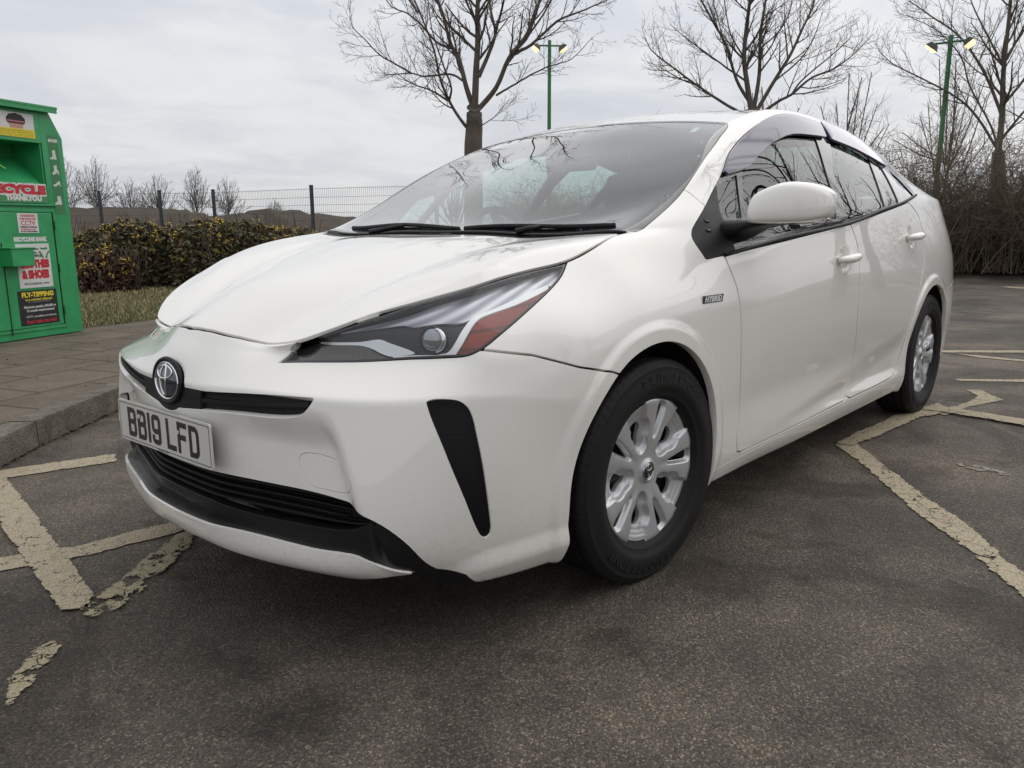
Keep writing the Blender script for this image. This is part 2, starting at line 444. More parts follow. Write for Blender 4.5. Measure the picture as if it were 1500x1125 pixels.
def panel(soup, labels, name, mat, parent, off=0., rim=.010, mode='merge', offfn=None, flip=False):
    """one mesh object (or a mirrored pair) from the faces with these labels, its edge turned in to show thickness"""
    labels = {labels} if isinstance(labels, str) else set(labels)
    fs = [f for f, l in zip(soup.f, soup.lab) if l in labels]
    if not fs:
        print('EMPTY PANEL', name)
        return []
    used = sorted({v for f in fs for v in f})
    rm = {v: i for i, v in enumerate(used)}
    co = np.array([soup.co[v] for v in used])
    nr = np.array([soup.nr[v] for v in used])
    F = [tuple(rm[v] for v in f) for f in fs]
    if offfn is not None:
        o = offfn(co)
        co = co + nr * o[:, None]
    if off:
        co = co + nr * off
    def finish(co, nr, F, suffix=''):
        ec = {}
        for f in F:
            for i in range(len(f)):
                a, b = f[i], f[(i + 1) % len(f)]
                ec.setdefault((min(a, b), max(a, b)), []).append((a, b))
        V = [tuple(c) for c in co]
        N = [tuple(c) for c in nr]
        FF = list(F)
        if rim:
            bd = [v[0] for k, v in ec.items() if len(v) == 1]
            for a, b in bd:
                A, B = co[a], co[b]
                nA, nB = nr[a], nr[b]
                side = np.cross(B - A, (nA + nB) / 2)
                L = np.linalg.norm(side)
                if L < 1e-9:
                    continue
                side /= L
                k = len(V)
                r1 = min(.0018, rim * .4)
                for p, n_, in ((A, nA), (B, nB)):
                    V.append(tuple(p)); N.append(tuple(n_))
                    q = p - n_ * r1 + side * r1 * .35
                    V.append(tuple(q)); N.append(tuple((side + n_ * .3) / 1.044))
                    V.append(tuple(q - n_ * (rim - r1))); N.append(tuple(side))
                FF.append((k, k + 1, k + 4, k + 3))
                FF.append((k + 1, k + 2, k + 5, k + 4))
        me = bpy.data.meshes.new(name)
        me.from_pydata(V, [], FF)
        me.shade_smooth()
        me.normals_split_custom_set_from_vertices(N)
        return add_obj(name, me, parent, mat)
    if mode == 'merge':
        ax = np.abs(co[:, 1]) < 2e-5
        co[ax, 1] = 0
        n = len(co)
        mir = np.where(ax, np.arange(n), -1)
        extra = [i for i in range(n) if not ax[i]]
        for k, i in enumerate(extra):
            mir[i] = n + k
        nr = nr.copy(); nr[ax, 1] = 0
        co2 = np.vstack([co, co[extra] * [1, -1, 1]])
        nr2 = np.vstack([nr, nr[extra] * [1, -1, 1]])
        F2 = F + [tuple(int(mir[v]) for v in reversed(f)) for f in F]
        return [finish(co2, nr2, F2)]
    res = [finish(co, nr, F)]
    if mode == 'pair':
        res.append(finish(co * [1, -1, 1], nr * [1, -1, 1], [tuple(reversed(f)) for f in F]))
    return res


# ------------------------------------------------------------------ small mesh builders
def mesh_obj(name, V, F, mat, parent=None, smooth_=False, angle=None):
    me = bpy.data.meshes.new(name)
    me.from_pydata([tuple(v) for v in V], [], F)
    me.validate()
    if smooth_:
        me.shade_smooth()
        if angle:
            me.set_sharp_from_angle(angle=R(angle))
    return add_obj(name, me, parent, mat)


class MB:
    """collects primitives into one mesh"""
    def __init__(s):
        s.V, s.F = [], []

    def add(s, V, F):
        k = len(s.V)
        s.V += [tuple(v) for v in V]
        s.F += [tuple(i + k for i in f) for f in F]
        return s

    def box(s, c, d, rot=None, bev=0):
        bm = bmesh.new()
        bmesh.ops.create_cube(bm, size=1)
        for v in bm.verts:
            v.co = Vector((v.co.x * d[0], v.co.y * d[1], v.co.z * d[2]))
        if bev:
            bmesh.ops.bevel(bm, geom=list(bm.edges), offset=bev, segments=2, affect='EDGES', profile=.5)
        m = Matrix.Translation(c) @ (rot.to_4x4() if rot else Matrix())
        bm.verts.index_update()
        s.add([m @ v.co for v in bm.verts], [tuple(v.index for v in f.verts) for f in bm.faces])
        bm.free()
        return s

    def tube(s, pts, rad, n=8, caps=True, squash=None):
        pts = [Vector(p) for p in pts]
        rads = rad if isinstance(rad, (list, tuple)) else [rad] * len(pts)
        k = len(s.V)
        up = None
        for i, p in enumerate(pts):
            t = (pts[min(i + 1, len(pts) - 1)] - pts[max(i - 1, 0)]).normalized()
            if up is None:
                up = Vector((0, 0, 1)) if abs(t.z) < .9 else Vector((1, 0, 0))
            a = t.cross(up)
            if a.length < 1e-6:
                a = t.cross(Vector((0, 1, 0)))
            a.normalize()
            b = a.cross(t).normalized()
            up = b
            for j in range(n):
                th = 2 * math.pi * j / n
                s.V.append(tuple(p + (a * math.cos(th) + b * math.sin(th) * (squash or 1)) * rads[i]))
        for i in range(len(pts) - 1):
            for j in range(n):
                a0 = k + i * n + j
                a1 = k + i * n + (j + 1) % n
                s.F.append((a0, a1, a1 + n, a0 + n))
        if caps:
            s.F.append(tuple(k + j for j in reversed(range(n))))
            s.F.append(tuple(k + (len(pts) - 1) * n + j for j in range(n)))
        return s

    def prism(s, poly, z0, z1, m=None):
        m = m or Matrix()
        n = len(poly)
        V = [m @ Vector((p[0], p[1], z0)) for p in poly] + [m @ Vector((p[0], p[1], z1)) for p in poly]
        F = [tuple(reversed(range(n))), tuple(range(n, 2 * n))] + [(i, (i + 1) % n, n + (i + 1) % n, n + i) for i in range(n)]
        return s.add(V, F)

    def build(s, name, mat, parent=None, smooth_=False, angle=None):
        return mesh_obj(name, s.V, s.F, mat, parent, smooth_, angle)


def ss_tube(V):
    return V


def text_mesh(txt, size=1., bold=0., extrude=0., align='LEFT', spacing=1., width=1.):
    """vertices, faces of a line of writing in the xy plane"""
    cu = bpy.data.curves.new('t', 'FONT')
    cu.body = txt
    cu.size = size
    cu.offset = bold
    cu.extrude = extrude
    cu.align_x = align
    cu.space_character = spacing
    cu.resolution_u = 3
    ob = bpy.data.objects.new('t', cu)
    C.objects.link(ob)
    dg = bpy.context.evaluated_depsgraph_get()
    me = ob.evaluated_get(dg).to_mesh()
    V = [(v.co.x * width, v.co.y, v.co.z) for v in me.vertices]
    F = [tuple(p.vertices) for p in me.polygons]
    ob.evaluated_get(dg).to_mesh_clear()
    bpy.data.objects.remove(ob)
    bpy.data.curves.remove(cu)
    return V, F


def empty(name, loc=(0, 0, 0), rz=0, parent=None):
    o = bpy.data.objects.new(name, None)
    o.empty_display_size = .1
    C.objects.link(o)
    o.location = loc
    o.rotation_euler = (0, 0, rz)
    if parent:
        o.parent = parent
    return o


def tag(o, label, cat, group=None):
    o['label'] = label
    o['category'] = cat
    if group:
        o['group'] = group
    return o
# ------------------------------------------------------------------ materials
def _in(b, k):
    return b.inputs[k]


class NT:
    """small helper round a node tree"""
    def __init__(s, name):
        s.m = bpy.data.materials.new(name)
        s.m.use_nodes = True
        s.t = s.m.node_tree
        s.b = s.t.nodes['Principled BSDF']
        s.out = s.t.nodes['Material Output']
        s._tc = None

    def n(s, typ, **kw):
        o = s.t.nodes.new('ShaderNode' + typ)
        for k, v in kw.items():
            if k.startswith('_'):
                setattr(o, k[1:], v)
            else:
                o.inputs[k.replace('__', ' ')].default_value = v
        return o

    def l(s, a, b):
        s.t.links.new(a, b)

    def obj(s):
        if not s._tc:
            s._tc = s.t.nodes.new('ShaderNodeTexCoord')
        return s._tc.outputs['Object']

    def geo(s):
        g = s.t.nodes.new('ShaderNodeNewGeometry')
        return g.outputs['Position']

    def noise(s, scale, detail=4, rough=.55, vec=None, dist=0.):
        o = s.n('TexNoise', Scale=scale, Detail=detail, Roughness=rough, Distortion=dist)
        s.l(vec or s.geo(), o.inputs['Vector'])
        return o.outputs['Fac']

    def ramp(s, fac, stops, interp='LINEAR'):
        o = s.t.nodes.new('ShaderNodeValToRGB')
        o.color_ramp.interpolation = interp
        e = o.color_ramp.elements
        while len(e) < len(stops):
            e.new(.5)
        for q, (p, c) in zip(e, stops):
            q.position = p
            q.color = (*c, 1) if len(c) == 3 else c
        s.l(fac, o.inputs[0])
        return o.outputs[0]

    def mixc(s, fac, a, b, mode='MIX'):
        o = s.t.nodes.new('ShaderNodeMix')
        o.data_type = 'RGBA'
        o.blend_type = mode
        for v, i in ((fac, 0), (a, 6), (b, 7)):
            if hasattr(v, 'is_linked'):
                s.l(v, o.inputs[i])
            elif i == 0:
                o.inputs[0].default_value = v
            else:
                o.inputs[i].default_value = (*v, 1)
        return o.outputs[2]

    def math(s, op, a, b=None, clamp=False):
        o = s.t.nodes.new('ShaderNodeMath')
        o.operation = op
        o.use_clamp = clamp
        for v, i in ((a, 0), (b, 1)):
            if v is None:
                continue
            if hasattr(v, 'is_linked'):
                s.l(v, o.inputs[i])
            else:
                o.inputs[i].default_value = v
        return o.outputs[0]

    def bump(s, h, strength=.3, dist=.01, normal=None):
        o = s.n('Bump', Strength=strength, Distance=dist)
        s.l(h, o.inputs['Height'])
        if normal:
            s.l(normal, o.inputs['Normal'])
        s.l(o.outputs[0], s.b.inputs['Normal'])
        return o.outputs[0]

    def col(s, c):
        if hasattr(c, 'is_linked'):
            s.l(c, s.b.inputs['Base Color'])
        else:
            s.b.inputs['Base Color'].default_value = (*c, 1)

    def set(s, **kw):
        for k, v in kw.items():
            k = k.replace('__', ' ')
            if hasattr(v, 'is_linked'):
                s.l(v, s.b.inputs[k])
            else:
                s.b.inputs[k].default_value = v
        return s


def simple(name, c, rough=.5, metal=0., coat=0., spec=.5, var=0., scale=8., bump=0., bscale=60.):
    t = NT(name)
    if var:
        f = t.noise(scale, 5, .6, t.obj())
        t.col(t.mixc(f, tuple(x * (1 - var) for x in c), tuple(min(1, x * (1 + var)) for x in c)))
        t.set(Roughness=t.math('ADD', t.math('MULTIPLY', f, .25), max(rough - .12, 0.02)))
    else:
        t.col(c)
        t.set(Roughness=rough)
    t.set(Metallic=metal)
    t.b.inputs['Coat Weight'].default_value = coat
    t.b.inputs['Coat Roughness'].default_value = .03
    t.b.inputs['Specular IOR Level'].default_value = spec
    if bump:
        t.bump(t.noise(bscale, 4, .6, t.obj()), bump, .002)
    return t.m


def paint_mat():
    t = NT('pearl_paint')
    f = t.noise(2.5, 5, .6, t.obj())
    dirt = t.ramp(t.noise(34, 8, .7, t.obj()), [(.60, (0, 0, 0)), (.78, (1, 1, 1))])
    c = t.mixc(f, (.775, .750, .700), (.805, .782, .735))
    c = t.mixc(t.math('MULTIPLY', dirt, .10), c, (.36, .33, .27))
    # road film and splashes low on the body
    sep = t.n('SeparateXYZ')
    t.l(t.obj(), sep.inputs[0])
    low = t.ramp(sep.outputs['Z'], [(.16, (1, 1, 1)), (.42, (.12, .12, .12)), (.8, (0, 0, 0))])
    spl = t.ramp(t.noise(70, 8, .75, t.obj()), [(.50, (0, 0, 0)), (.66, (1, 1, 1))])
    film = t.math('MULTIPLY', low, t.math('ADD', t.math('MULTIPLY', spl, .45), .14))
    c = t.mixc(t.math('MULTIPLY', film, .55), c, (.30, .24, .17))
    t.col(c)
    t.set(Roughness=.30)
    t.b.inputs['Coat Weight'].default_value = 1.
    t.b.inputs['Coat IOR'].default_value = 1.62
    t.l(t.math('ADD', t.math('MULTIPLY', dirt, .06), .006), t.b.inputs['Coat Roughness'])
    t.b.inputs['Specular IOR Level'].default_value = .25
    op = t.noise(420, 2, .5, t.obj())
    lp = t.noise(14, 2, .5, t.obj())
    bn = t.n('Bump', Strength=.004, Distance=.0006)
    t.l(op, bn.inputs['Height'])
    bn2 = t.n('Bump', Strength=.014, Distance=.004)
    t.l(lp, bn2.inputs['Height'])
    t.l(bn.outputs[0], bn2.inputs['Normal'])
    t.l(bn2.outputs[0], t.b.inputs['Coat Normal'])
    return t.m


def glass_mat(name, tint, refl=1.0, rough=.0, drops=True, k=1.35):
    """thin glass: tinted see-through plus a fresnel reflection"""
    t = NT(name)
    t.t.nodes.remove(t.b)
    tr = t.n('BsdfTransparent')
    tr.inputs['Color'].default_value = (*tint, 1)
    gl = t.n('BsdfGlossy', Roughness=rough)
    gl.inputs['Color'].default_value = (refl, refl, refl, 1)
    ge = t.n('NewGeometry')
    dt = t.t.nodes.new('ShaderNodeVectorMath'); dt.operation = 'DOT_PRODUCT'
    t.l(ge.outputs['Incoming'], dt.inputs[0]); t.l(ge.outputs['Normal'], dt.inputs[1])
    cs_ = t.math('ABSOLUTE', dt.outputs['Value'])
    # both faces of the pane reflect: Schlick's curve, the same from inside and outside
    sch = t.math('ADD', .045, t.math('MULTIPLY', .955, t.math('POWER', t.math('SUBTRACT', 1., cs_, True), 5.)))
    f2 = t.math('MINIMUM', t.math('MULTIPLY', sch, k * 1.6), 1.0)
    if drops:
        vo = t.n('TexVoronoi', Scale=62)
        vo.feature = 'F1'
        t.l(t.obj(), vo.inputs['Vector'])
        nz = t.noise(6, 3, .6, t.obj())
        cs2 = t.n('SeparateColor')
        t.l(vo.outputs['Color'], cs2.inputs[0])
        rad = t.math('MULTIPLY', t.math('MULTIPLY', t.math('SUBTRACT', nz, .38, True), 1.7), cs2.outputs[0])
        dr = t.math('SUBTRACT', rad, vo.outputs['Distance'], True)
        t.l(t.mixc(t.math('MULTIPLY', dr, 9., True), tint, tuple(x * .45 for x in tint)), tr.inputs['Color'])
        b = t.n('Bump', Strength=1., Distance=.004)
        t.l(dr, b.inputs['Height'])
        t.l(b.outputs[0], gl.inputs['Normal'])
    mx = t.n('MixShader')
    t.l(f2, mx.inputs[0])
    t.l(tr.outputs[0], mx.inputs[1])
    t.l(gl.outputs[0], mx.inputs[2])
    t.l(mx.outputs[0], t.out.inputs['Surface'])
    return t.m


def emit_mat(name, c, s):
    t = NT(name)
    t.col(c)
    t.b.inputs['Emission Color'].default_value = (*c, 1)
    t.b.inputs['Emission Strength'].default_value = s
    return t.m


M = {}


def lamp_grey_mat():
    t = NT('lamp_grey')
    sep = t.n('SeparateXYZ')
    t.l(t.obj(), sep.inputs[0])
    f = t.math('ADD', t.math('MULTIPLY', sep.outputs['Z'], 1.0), t.math('MULTIPLY', sep.outputs['X'], .42))
    w = t.math('SINE', t.math('MULTIPLY', f, 2 * math.pi / .016))
    c = t.mixc(t.math('ADD', .5, t.math('MULTIPLY', w, .5)), (.30, .30, .34), (.66, .66, .70))
    fade = t.ramp(sep.outputs['X'], [(.0, (1, 1, 1)), (.60, (.9, .9, .9)), (.70, (.35, .35, .37))])
    t.col(t.mixc(1., c, fade, 'MULTIPLY'))
    t.set(Roughness=.25, Metallic=.6)
    t.bump(w, .25, .002)
    return t.m


def amber_mat():
    t = NT('reflector_amber')
    sep = t.n('SeparateXYZ')
    t.l(t.obj(), sep.inputs[0])
    f = t.math('ADD', t.math('MULTIPLY', sep.outputs['Z'], 1.0), t.math('MULTIPLY', sep.outputs['X'], .12))
    w = t.math('SINE', t.math('MULTIPLY', f, 2 * math.pi / .034))
    c = t.mixc(t.math('GREATER_THAN', w, .86), (.215, .022, .008), (.045, .008, .005))
    t.col(t.mixc(t.math('MULTIPLY', t.noise(300, 2, .5, t.obj()), .5), c, (.30, .05, .02)))
    t.set(Roughness=.3)
    return t.m



def make_mats():
    M['paint'] = paint_mat()
    M['trim'] = simple('black_plastic', (.008, .008, .009), .50, spec=.3, var=.15, scale=30, bump=.12, bscale=900)
    M['gloss'] = simple('gloss_black', (.010, .010, .012), .08, coat=.6)
    M['lining'] = simple('inner_lining', (.012, .012, .013), .9)
    M['rubber'] = simple('rubber', (.022, .022, .022), .62, var=.3, scale=25, bump=.2, bscale=400)
    M['chrome'] = simple('chrome', (.78, .79, .80), .10, 1.)
    M['silver'] = simple('silver_wheel_paint', (.52, .525, .53), .34, .5, coat=.5, var=.06, scale=15)
    M['dkmetal'] = simple('dark_steel', (.06, .06, .062), .5, .6, var=.3)
    M['cabin'] = simple('cabin_dark', (.030, .031, .034), .8, var=.2)
    M['seat'] = simple('seat_cloth', (.055, .055, .060), .9, var=.2, bump=.3, bscale=300)
    M['headliner'] = simple('headliner', (.42, .41, .39), .95)
    M['plate'] = simple('plate_white', (.62, .61, .57), .30, coat=.4, var=.04, scale=20)
    M['plate_ink'] = simple('plate_characters', (.012, .012, .013), .25, coat=.3)
    M['amber'] = amber_mat()
    M['hl_dark'] = simple('lamp_bezel', (.016, .016, .018), .35)
    M['hl_grey'] = lamp_grey_mat()
    M['hl_brown'] = simple('lamp_smoked', (.085, .075, .066), .25, .3, coat=.6, var=.3, scale=90)
    M['hl_white'] = simple('light_guide', (.88, .88, .88), .2, .1)
    M['redlamp'] = simple('red_lamp', (.20, .008, .010), .15, coat=1.)
    M['windscreen'] = glass_mat('windscreen_glass', (.70, .86, .82), k=1.1)
    M['sideglass'] = glass_mat('side_glass', (.44, .56, .53), k=.72)
    M['lens'] = glass_mat('lamp_lens', (.92, .93, .93), drops=False, k=.55)
    M['visor'] = visor_mat()


def visor_mat():
    t = NT('smoked_acrylic')
    t.t.nodes.remove(t.b)
    tr = t.n('BsdfTransparent')
    tr.inputs['Color'].default_value = (.20, .18, .27, 1)
    df = t.n('BsdfPrincipled')
    df.inputs['Base Color'].default_value = (.105, .085, .17, 1)
    df.inputs['Roughness'].default_value = .06
    df.inputs['Coat Weight'].default_value = 1
    df.inputs['Specular IOR Level'].default_value = .8
    fr = t.n('Fresnel', IOR=1.5)
    mx = t.n('MixShader')
    t.l(t.math('ADD', t.math('MULTIPLY', fr.outputs[0], .9), .55, True), mx.inputs[0])
    t.l(tr.outputs[0], mx.inputs[1])
    t.l(df.outputs[0], mx.inputs[2])
    t.l(mx.outputs[0], t.out.inputs['Surface'])
    return t.m
# ------------------------------------------------------------------ the car
def arch_poly(c):
    cx, cz, r = c
    P = [(cx - r + .012, -.2)]
    P += [(cx + r * math.cos(t), cz + r * math.sin(t)) for t in np.linspace(math.pi * 1.02, -math.pi * .02, 60)]
    P += [(cx + r - .012, -.2)]
    return P


def disc_soup():
    """wheel cover face: polar grid with depth profile, then openings cut"""
    nr_, nt = 46, 360
    rr = np.concatenate([[0.0], np.linspace(.006, .2155, nr_)])
    th = np.linspace(0, 2 * math.pi, nt, endpoint=False)
    big, small = [], []
    SC = 1.055
    def sect(a0, a1, r0, r1, n=8, rad=.0):
        P = [(a0[1], r1)]
        return P
    def wedge(tc, h0, h1, r0, r1):
        # opening with straight-ish sides: half widths h0 at r0, h1 at r1, rounded
        pts = [(r0, 0), (r0 + .006, h0 * .75), (r0 + .022, h0), (r1 - .022, h1), (r1 - .006, h1 * .80), (r1 + .002, h1 * .35),
               (r1 + .002, -h1 * .35), (r1 - .006, -h1 * .80), (r1 - .022, -h1), (r0 + .022, -h0), (r0 + .006, -h0 * .75)]
        pts = rounded(pts, 4)
        c, s = math.cos(tc), math.sin(tc)
        return [((a * c - b * s) * SC, (a * s + b * c) * SC) for a, b in pts]
    for k in range(5):
        t = R(69 + 72 * k)
        big.append(wedge(t, .0110, .0250, .076, .145))
        t = R(69 + 36 + 72 * k)
        pts = [(.098, 0), (.112, .0042), (.172, .0120), (.182, .010), (.184, 0), (.182, -.010), (.172, -.0120), (.112, -.0042)]
        c, s = math.cos(t), math.sin(t)
        small.append([((a * c - b * s) * SC, (a * s + b * c) * SC) for a, b in rounded(pts, 3)])
    co = [(0, 0)]
    for r in rr[1:]:
        co += [(r * math.cos(t), r * math.sin(t)) for t in th]
    co = np.array(co)
    r = np.hypot(co[:, 0], co[:, 1])
    r = r / 1.055
    d = np.interp(r, [0, .028, .034, .06, .10, .15, .185, .198, .2045], [.066, .066, .060, .062, .066, .071, .074, .072, .058])
    db = np.min([sdf(co, p) for p in big], 0)
    ds = np.min([sdf(co, p) for p in small], 0)
    ang = np.degrees(np.arctan2(co[:, 1], co[:, 0]))
    a = (ang - 69 + 36) % 72 - 36           # angle from the nearest large opening
    bowl = .78 * smooth(.0195, .0115, db) + .22 * smooth(.0115, .0, db)
    # outside of the large openings: three stepped ridges
    st = (np.abs(a) < 13) & (r > .140) & (r < .194)
    steps = np.floor((np.clip(r, .148, .1935) - .148) / .0114) / 3.99
    wide = smooth(14.5, 10.5, np.abs(a)) * smooth(.136, .150, r) * smooth(.1975, .189, r)
    terr = .5 + .5 * np.cos(np.clip((r - .150) / .0125, 0, 3.4) * 2 * math.pi)
    d = d - np.maximum(bowl * .020, wide * (.006 + .0022 * terr + .010 * smooth(.195, .150, r)))
    d -= .013 * smooth(.0085, .001, ds)
    # a shallow valley between the two spokes of a pair and radial crown on each spoke
    sp = (np.abs(a) - 24.5)
    d += .0022 * np.cos(np.clip(sp / 9, -1, 1) * math.pi / 2) * smooth(.05, .09, r)
    co = co
    V = np.stack([co[:, 0], d, co[:, 1]], 1)
    F = [(0, 1 + (j + 1) % nt, 1 + j) for j in range(nt)]
    for i in range(nr_ - 1):
        for j in range(nt):
            p = 1 + i * nt + j
            q = 1 + i * nt + (j + 1) % nt
            F.append((p, q, q + nt, p + nt))
    nr = recompute_normals(V, F)
    if nr[5][1] < 0:
        nr = -nr
        F = [tuple(reversed(f)) for f in F]
    s = Soup(V, nr, F)
    for p in big:
        s.carve(p, 'side', 'hole', 0)
    for p in small:
        s.carve(p, 'side', 'hole', 0)
    # lug recess hole
    # valve hole
    return s


def lathe(prof, n=96, y_is_axis=True):
    V, F = [], []
    m = len(prof)
    for j in range(n):
        t = 2 * math.pi * j / n
        for (r, y) in prof:
            V.append((r * math.cos(t), y, r * math.sin(t)))
    for j in range(n):
        for i in range(m - 1):
            a = j * m + i
            b = ((j + 1) % n) * m + i
            F.append((a, b, b + 1, a + 1))
    return V, F


def emblem(parent, c, a, b, rx, name='emblem', dome=.012, mat_bg='emblem_blue', ring=.10, ry=0.):
    """oval badge with three crossing ovals; local frame: u right, v up, w out"""
    m = rx
    V, F = [], []
    n = 48
    rings = 8
    V.append((0, 0, dome))
    for i in range(1, rings + 1):
        q = i / rings
        for j in range(n):
            t = 2 * math.pi * j / n
            V.append((a * q * math.cos(t), b * q * math.sin(t), dome * (1 - q * q)))
    for j in range(n):
        F.append((0, 1 + j, 1 + (j + 1) % n))
    for i in range(rings - 1):
        for j in range(n):
            p = 1 + i * n + j
            q = 1 + i * n + (j + 1) % n
            F.append((p, p + n, q + n, q))
    base = mesh_obj(name, [m @ Vector(v) + c for v in V], F, M[mat_bg], parent, True)
    mb = MB()
    def oval(cx, cy, A, B, w):
        pts = []
        for j in range(41):
            t = 2 * math.pi * j / 40
            x, y = cx + A * math.cos(t), cy + B * math.sin(t)
            q = min(1, (x / a) ** 2 + (y / b) ** 2)
            pts.append(m @ Vector((x, y, dome * (1 - q) + .0006)) + c)
        mb.tube(pts, w, 8, False)
    oval(0, 0, a * .86, b * .86, a * .036)
    oval(0, b * .42, a * .52, b * .30, a * .034)
    oval(0, b * .06, a * .20, b * .72, a * .036)
    mb.build('emblem_ovals', M['chrome'], base, True)
    rb = MB()
    rb.tube([m @ Vector((a * 1.02 * math.cos(t), b * 1.02 * math.sin(t), .001)) + c for t in np.linspace(0, 2 * math.pi, 49)], a * ring, 8, False)
    rb.build('emblem_ring', M['trim'] if ring > .06 else M['chrome'], base, True)
    return base


def make_wheel(car, cover_me, tyre_me, x, y, side, steer):
    """wheel hub at (x, y): steel disc with tyre, cover and lettering as its own parts"""
    V, F = lathe([(.0, .030), (.06, .032), (.10, .025), (.15, .010), (.19, .020), (.196, .062), (.204, .066), (.206, .060), (.200, .02), (.200, -.09), (.0, -.09)], 64)
    w = mesh_obj('wheel', V, F, M['dkmetal'], car, True, 40)
    w.location = (x, y, .314)
    w.rotation_euler = (0, 0, steer + (0 if side > 0 else math.pi))
    t = add_obj('tyre', tyre_me, w)
    c = add_obj('wheel_cover', cover_me, w)
    return w


def tyre_mesh():
    prof = [(.199, -.075), (.206, -.088), (.222, -.094), (.25, -.0985), (.28, -.0965), (.298, -.091), (.309, -.083), (.3155, -.072)]
    tread = []
    for (a, b) in ((-.072, -.058), (-.051, -.024), (-.017, .017), (.024, .051), (.058, .072)):
        tread += [(.3160 + .0008 * (1 - (a / .08) ** 2), a), (.3160 + .0008 * (1 - (b / .08) ** 2), b), (.309, b + .0012), (.309, b + .0058)]
    tread = tread[:-2]
    pr2 = [(.3155, .0735), (.3135, .079), (.309, .0835), (.3075, .0838), (.303, .0885), (.298, .0912), (.295, .0934), (.292, .0926), (.28, .0958), (.264, .0985), (.252, .0988), (.240, .0972), (.238, .0956), (.230, .0930), (.222, .0880), (.2195, .0880), (.2175, .083), (.214, .076), (.199, .068)]
    V, F = lathe(prof + tread + pr2, 180)
    # shoulder blocks: small notches round the outer shoulder
    V = np.array(V)
    r = np.hypot(V[:, 0], V[:, 2])
    a = np.arctan2(V[:, 2], V[:, 0])
    k_ = 1 + .016 * smooth(.26, .31, r)
    V[:, 0] *= k_; V[:, 2] *= k_
    V[:, 2] = np.maximum(V[:, 2], -.3135)
    me = bpy.data.meshes.new('tyre')
    me.from_pydata(V.tolist(), [], F)
    me.shade_smooth()
    me.set_sharp_from_angle(angle=R(38))
    me.materials.append(M['tyre'])
    return me


def tyre_mat():
    t = NT('tyre_rubber')
    co = t.obj()
    sep = t.n('SeparateXYZ')
    t.l(co, sep.inputs[0])
    ang = t.math('ARCTAN2', sep.outputs['Z'], sep.outputs['X'])
    rad = t.math('SQRT', t.math('ADD', t.math('MULTIPLY', sep.outputs['X'], sep.outputs['X']), t.math('MULTIPLY', sep.outputs['Z'], sep.outputs['Z'])))
    # sipes on the shoulder and tread
    wv = t.math('SINE', t.math('ADD', t.math('MULTIPLY', ang, 74), t.math('MULTIPLY', sep.outputs['Y'], 60)))
    g = t.math('GREATER_THAN', wv, .80)
    onr = t.math('GREATER_THAN', rad, .3020)
    gr = t.math('MULTIPLY', g, onr)
    h = t.math('SUBTRACT', t.math('MULTIPLY', t.noise(300, 3, .6, co), .15), gr)
    t.bump(h, .9, .004)
    f = t.noise(14, 6, .65, co)
    dust = t.mixc(f, (.006, .006, .006), (.019, .018, .017))
    t.col(t.mixc(t.math('MULTIPLY', gr, .8), dust, (.004, .004, .004)))
    t.set(Roughness=t.math('ADD', t.math('MULTIPLY', f, .25), .50))
    t.b.inputs['Specular IOR Level'].default_value = .25
    return t.m


def sidewall_text(rep0):
    """raised maker's name round the outer sidewall"""
    txt = 'BRIDGESTONE'
    V, F = [], []
    ang = R(90 + 37)
    def put(ch, a, size=.041, rr=.2535, w=.92):
        v, f = text_mesh(ch, size, .0012, .0008, 'CENTER', 1, w)
        k = len(V)
        ca, sa = math.cos(a), math.sin(a)
        for (x, y, z) in v:
            R_ = rr + y
            tt = a + x / (rr + .01)
            V.append((R_ * math.cos(tt), .0990 + z - abs(R_ - .258) * .05, R_ * math.sin(tt)))
        F.extend(tuple(i + k for i in q) for q in f)
    wd = dict(I=.017, E=.0265, S=.0275)
    for rep in (rep0,):
        # outward face seen from +y: x to the left, so letters advance with growing angle
        a = ang - R(55) + rep
        for ch in txt:
            w = wd.get(ch, .0305)
            a += w / 2 / .262
            put(ch, a)
            a += w / 2 / .262
    return V, F


def offset_poly(poly, d):
    """move every side of a closed polygon inwards by d"""
    P = [Vector(p) for p in poly]
    n = len(P)
    area = sum(P[i].x * P[(i + 1) % n].y - P[(i + 1) % n].x * P[i].y for i in range(n))
    s = 1 if area > 0 else -1
    out = []
    for i in range(n):
        e1 = (P[i] - P[i - 1]).normalized()
        e2 = (P[(i + 1) % n] - P[i]).normalized()
        n1 = Vector((-e1.y, e1.x)) * s
        n2 = Vector((-e2.y, e2.x)) * s
        m = (n1 + n2).normalized()
        out.append(tuple(P[i] + m * (d / max(.45, m.dot(n1)))))
    return out


def surf(bv, x, y, z0=3.):
    h = bv.ray_cast(Vector((x, y, z0)), Vector((0, 0, -1)))
    return h[0], h[1]


def surf_side(bv, x, z, s=1):
    h = bv.ray_cast(Vector((x, 3 * s, z)), Vector((0, -s, 0)))
    return h[0], h[1]


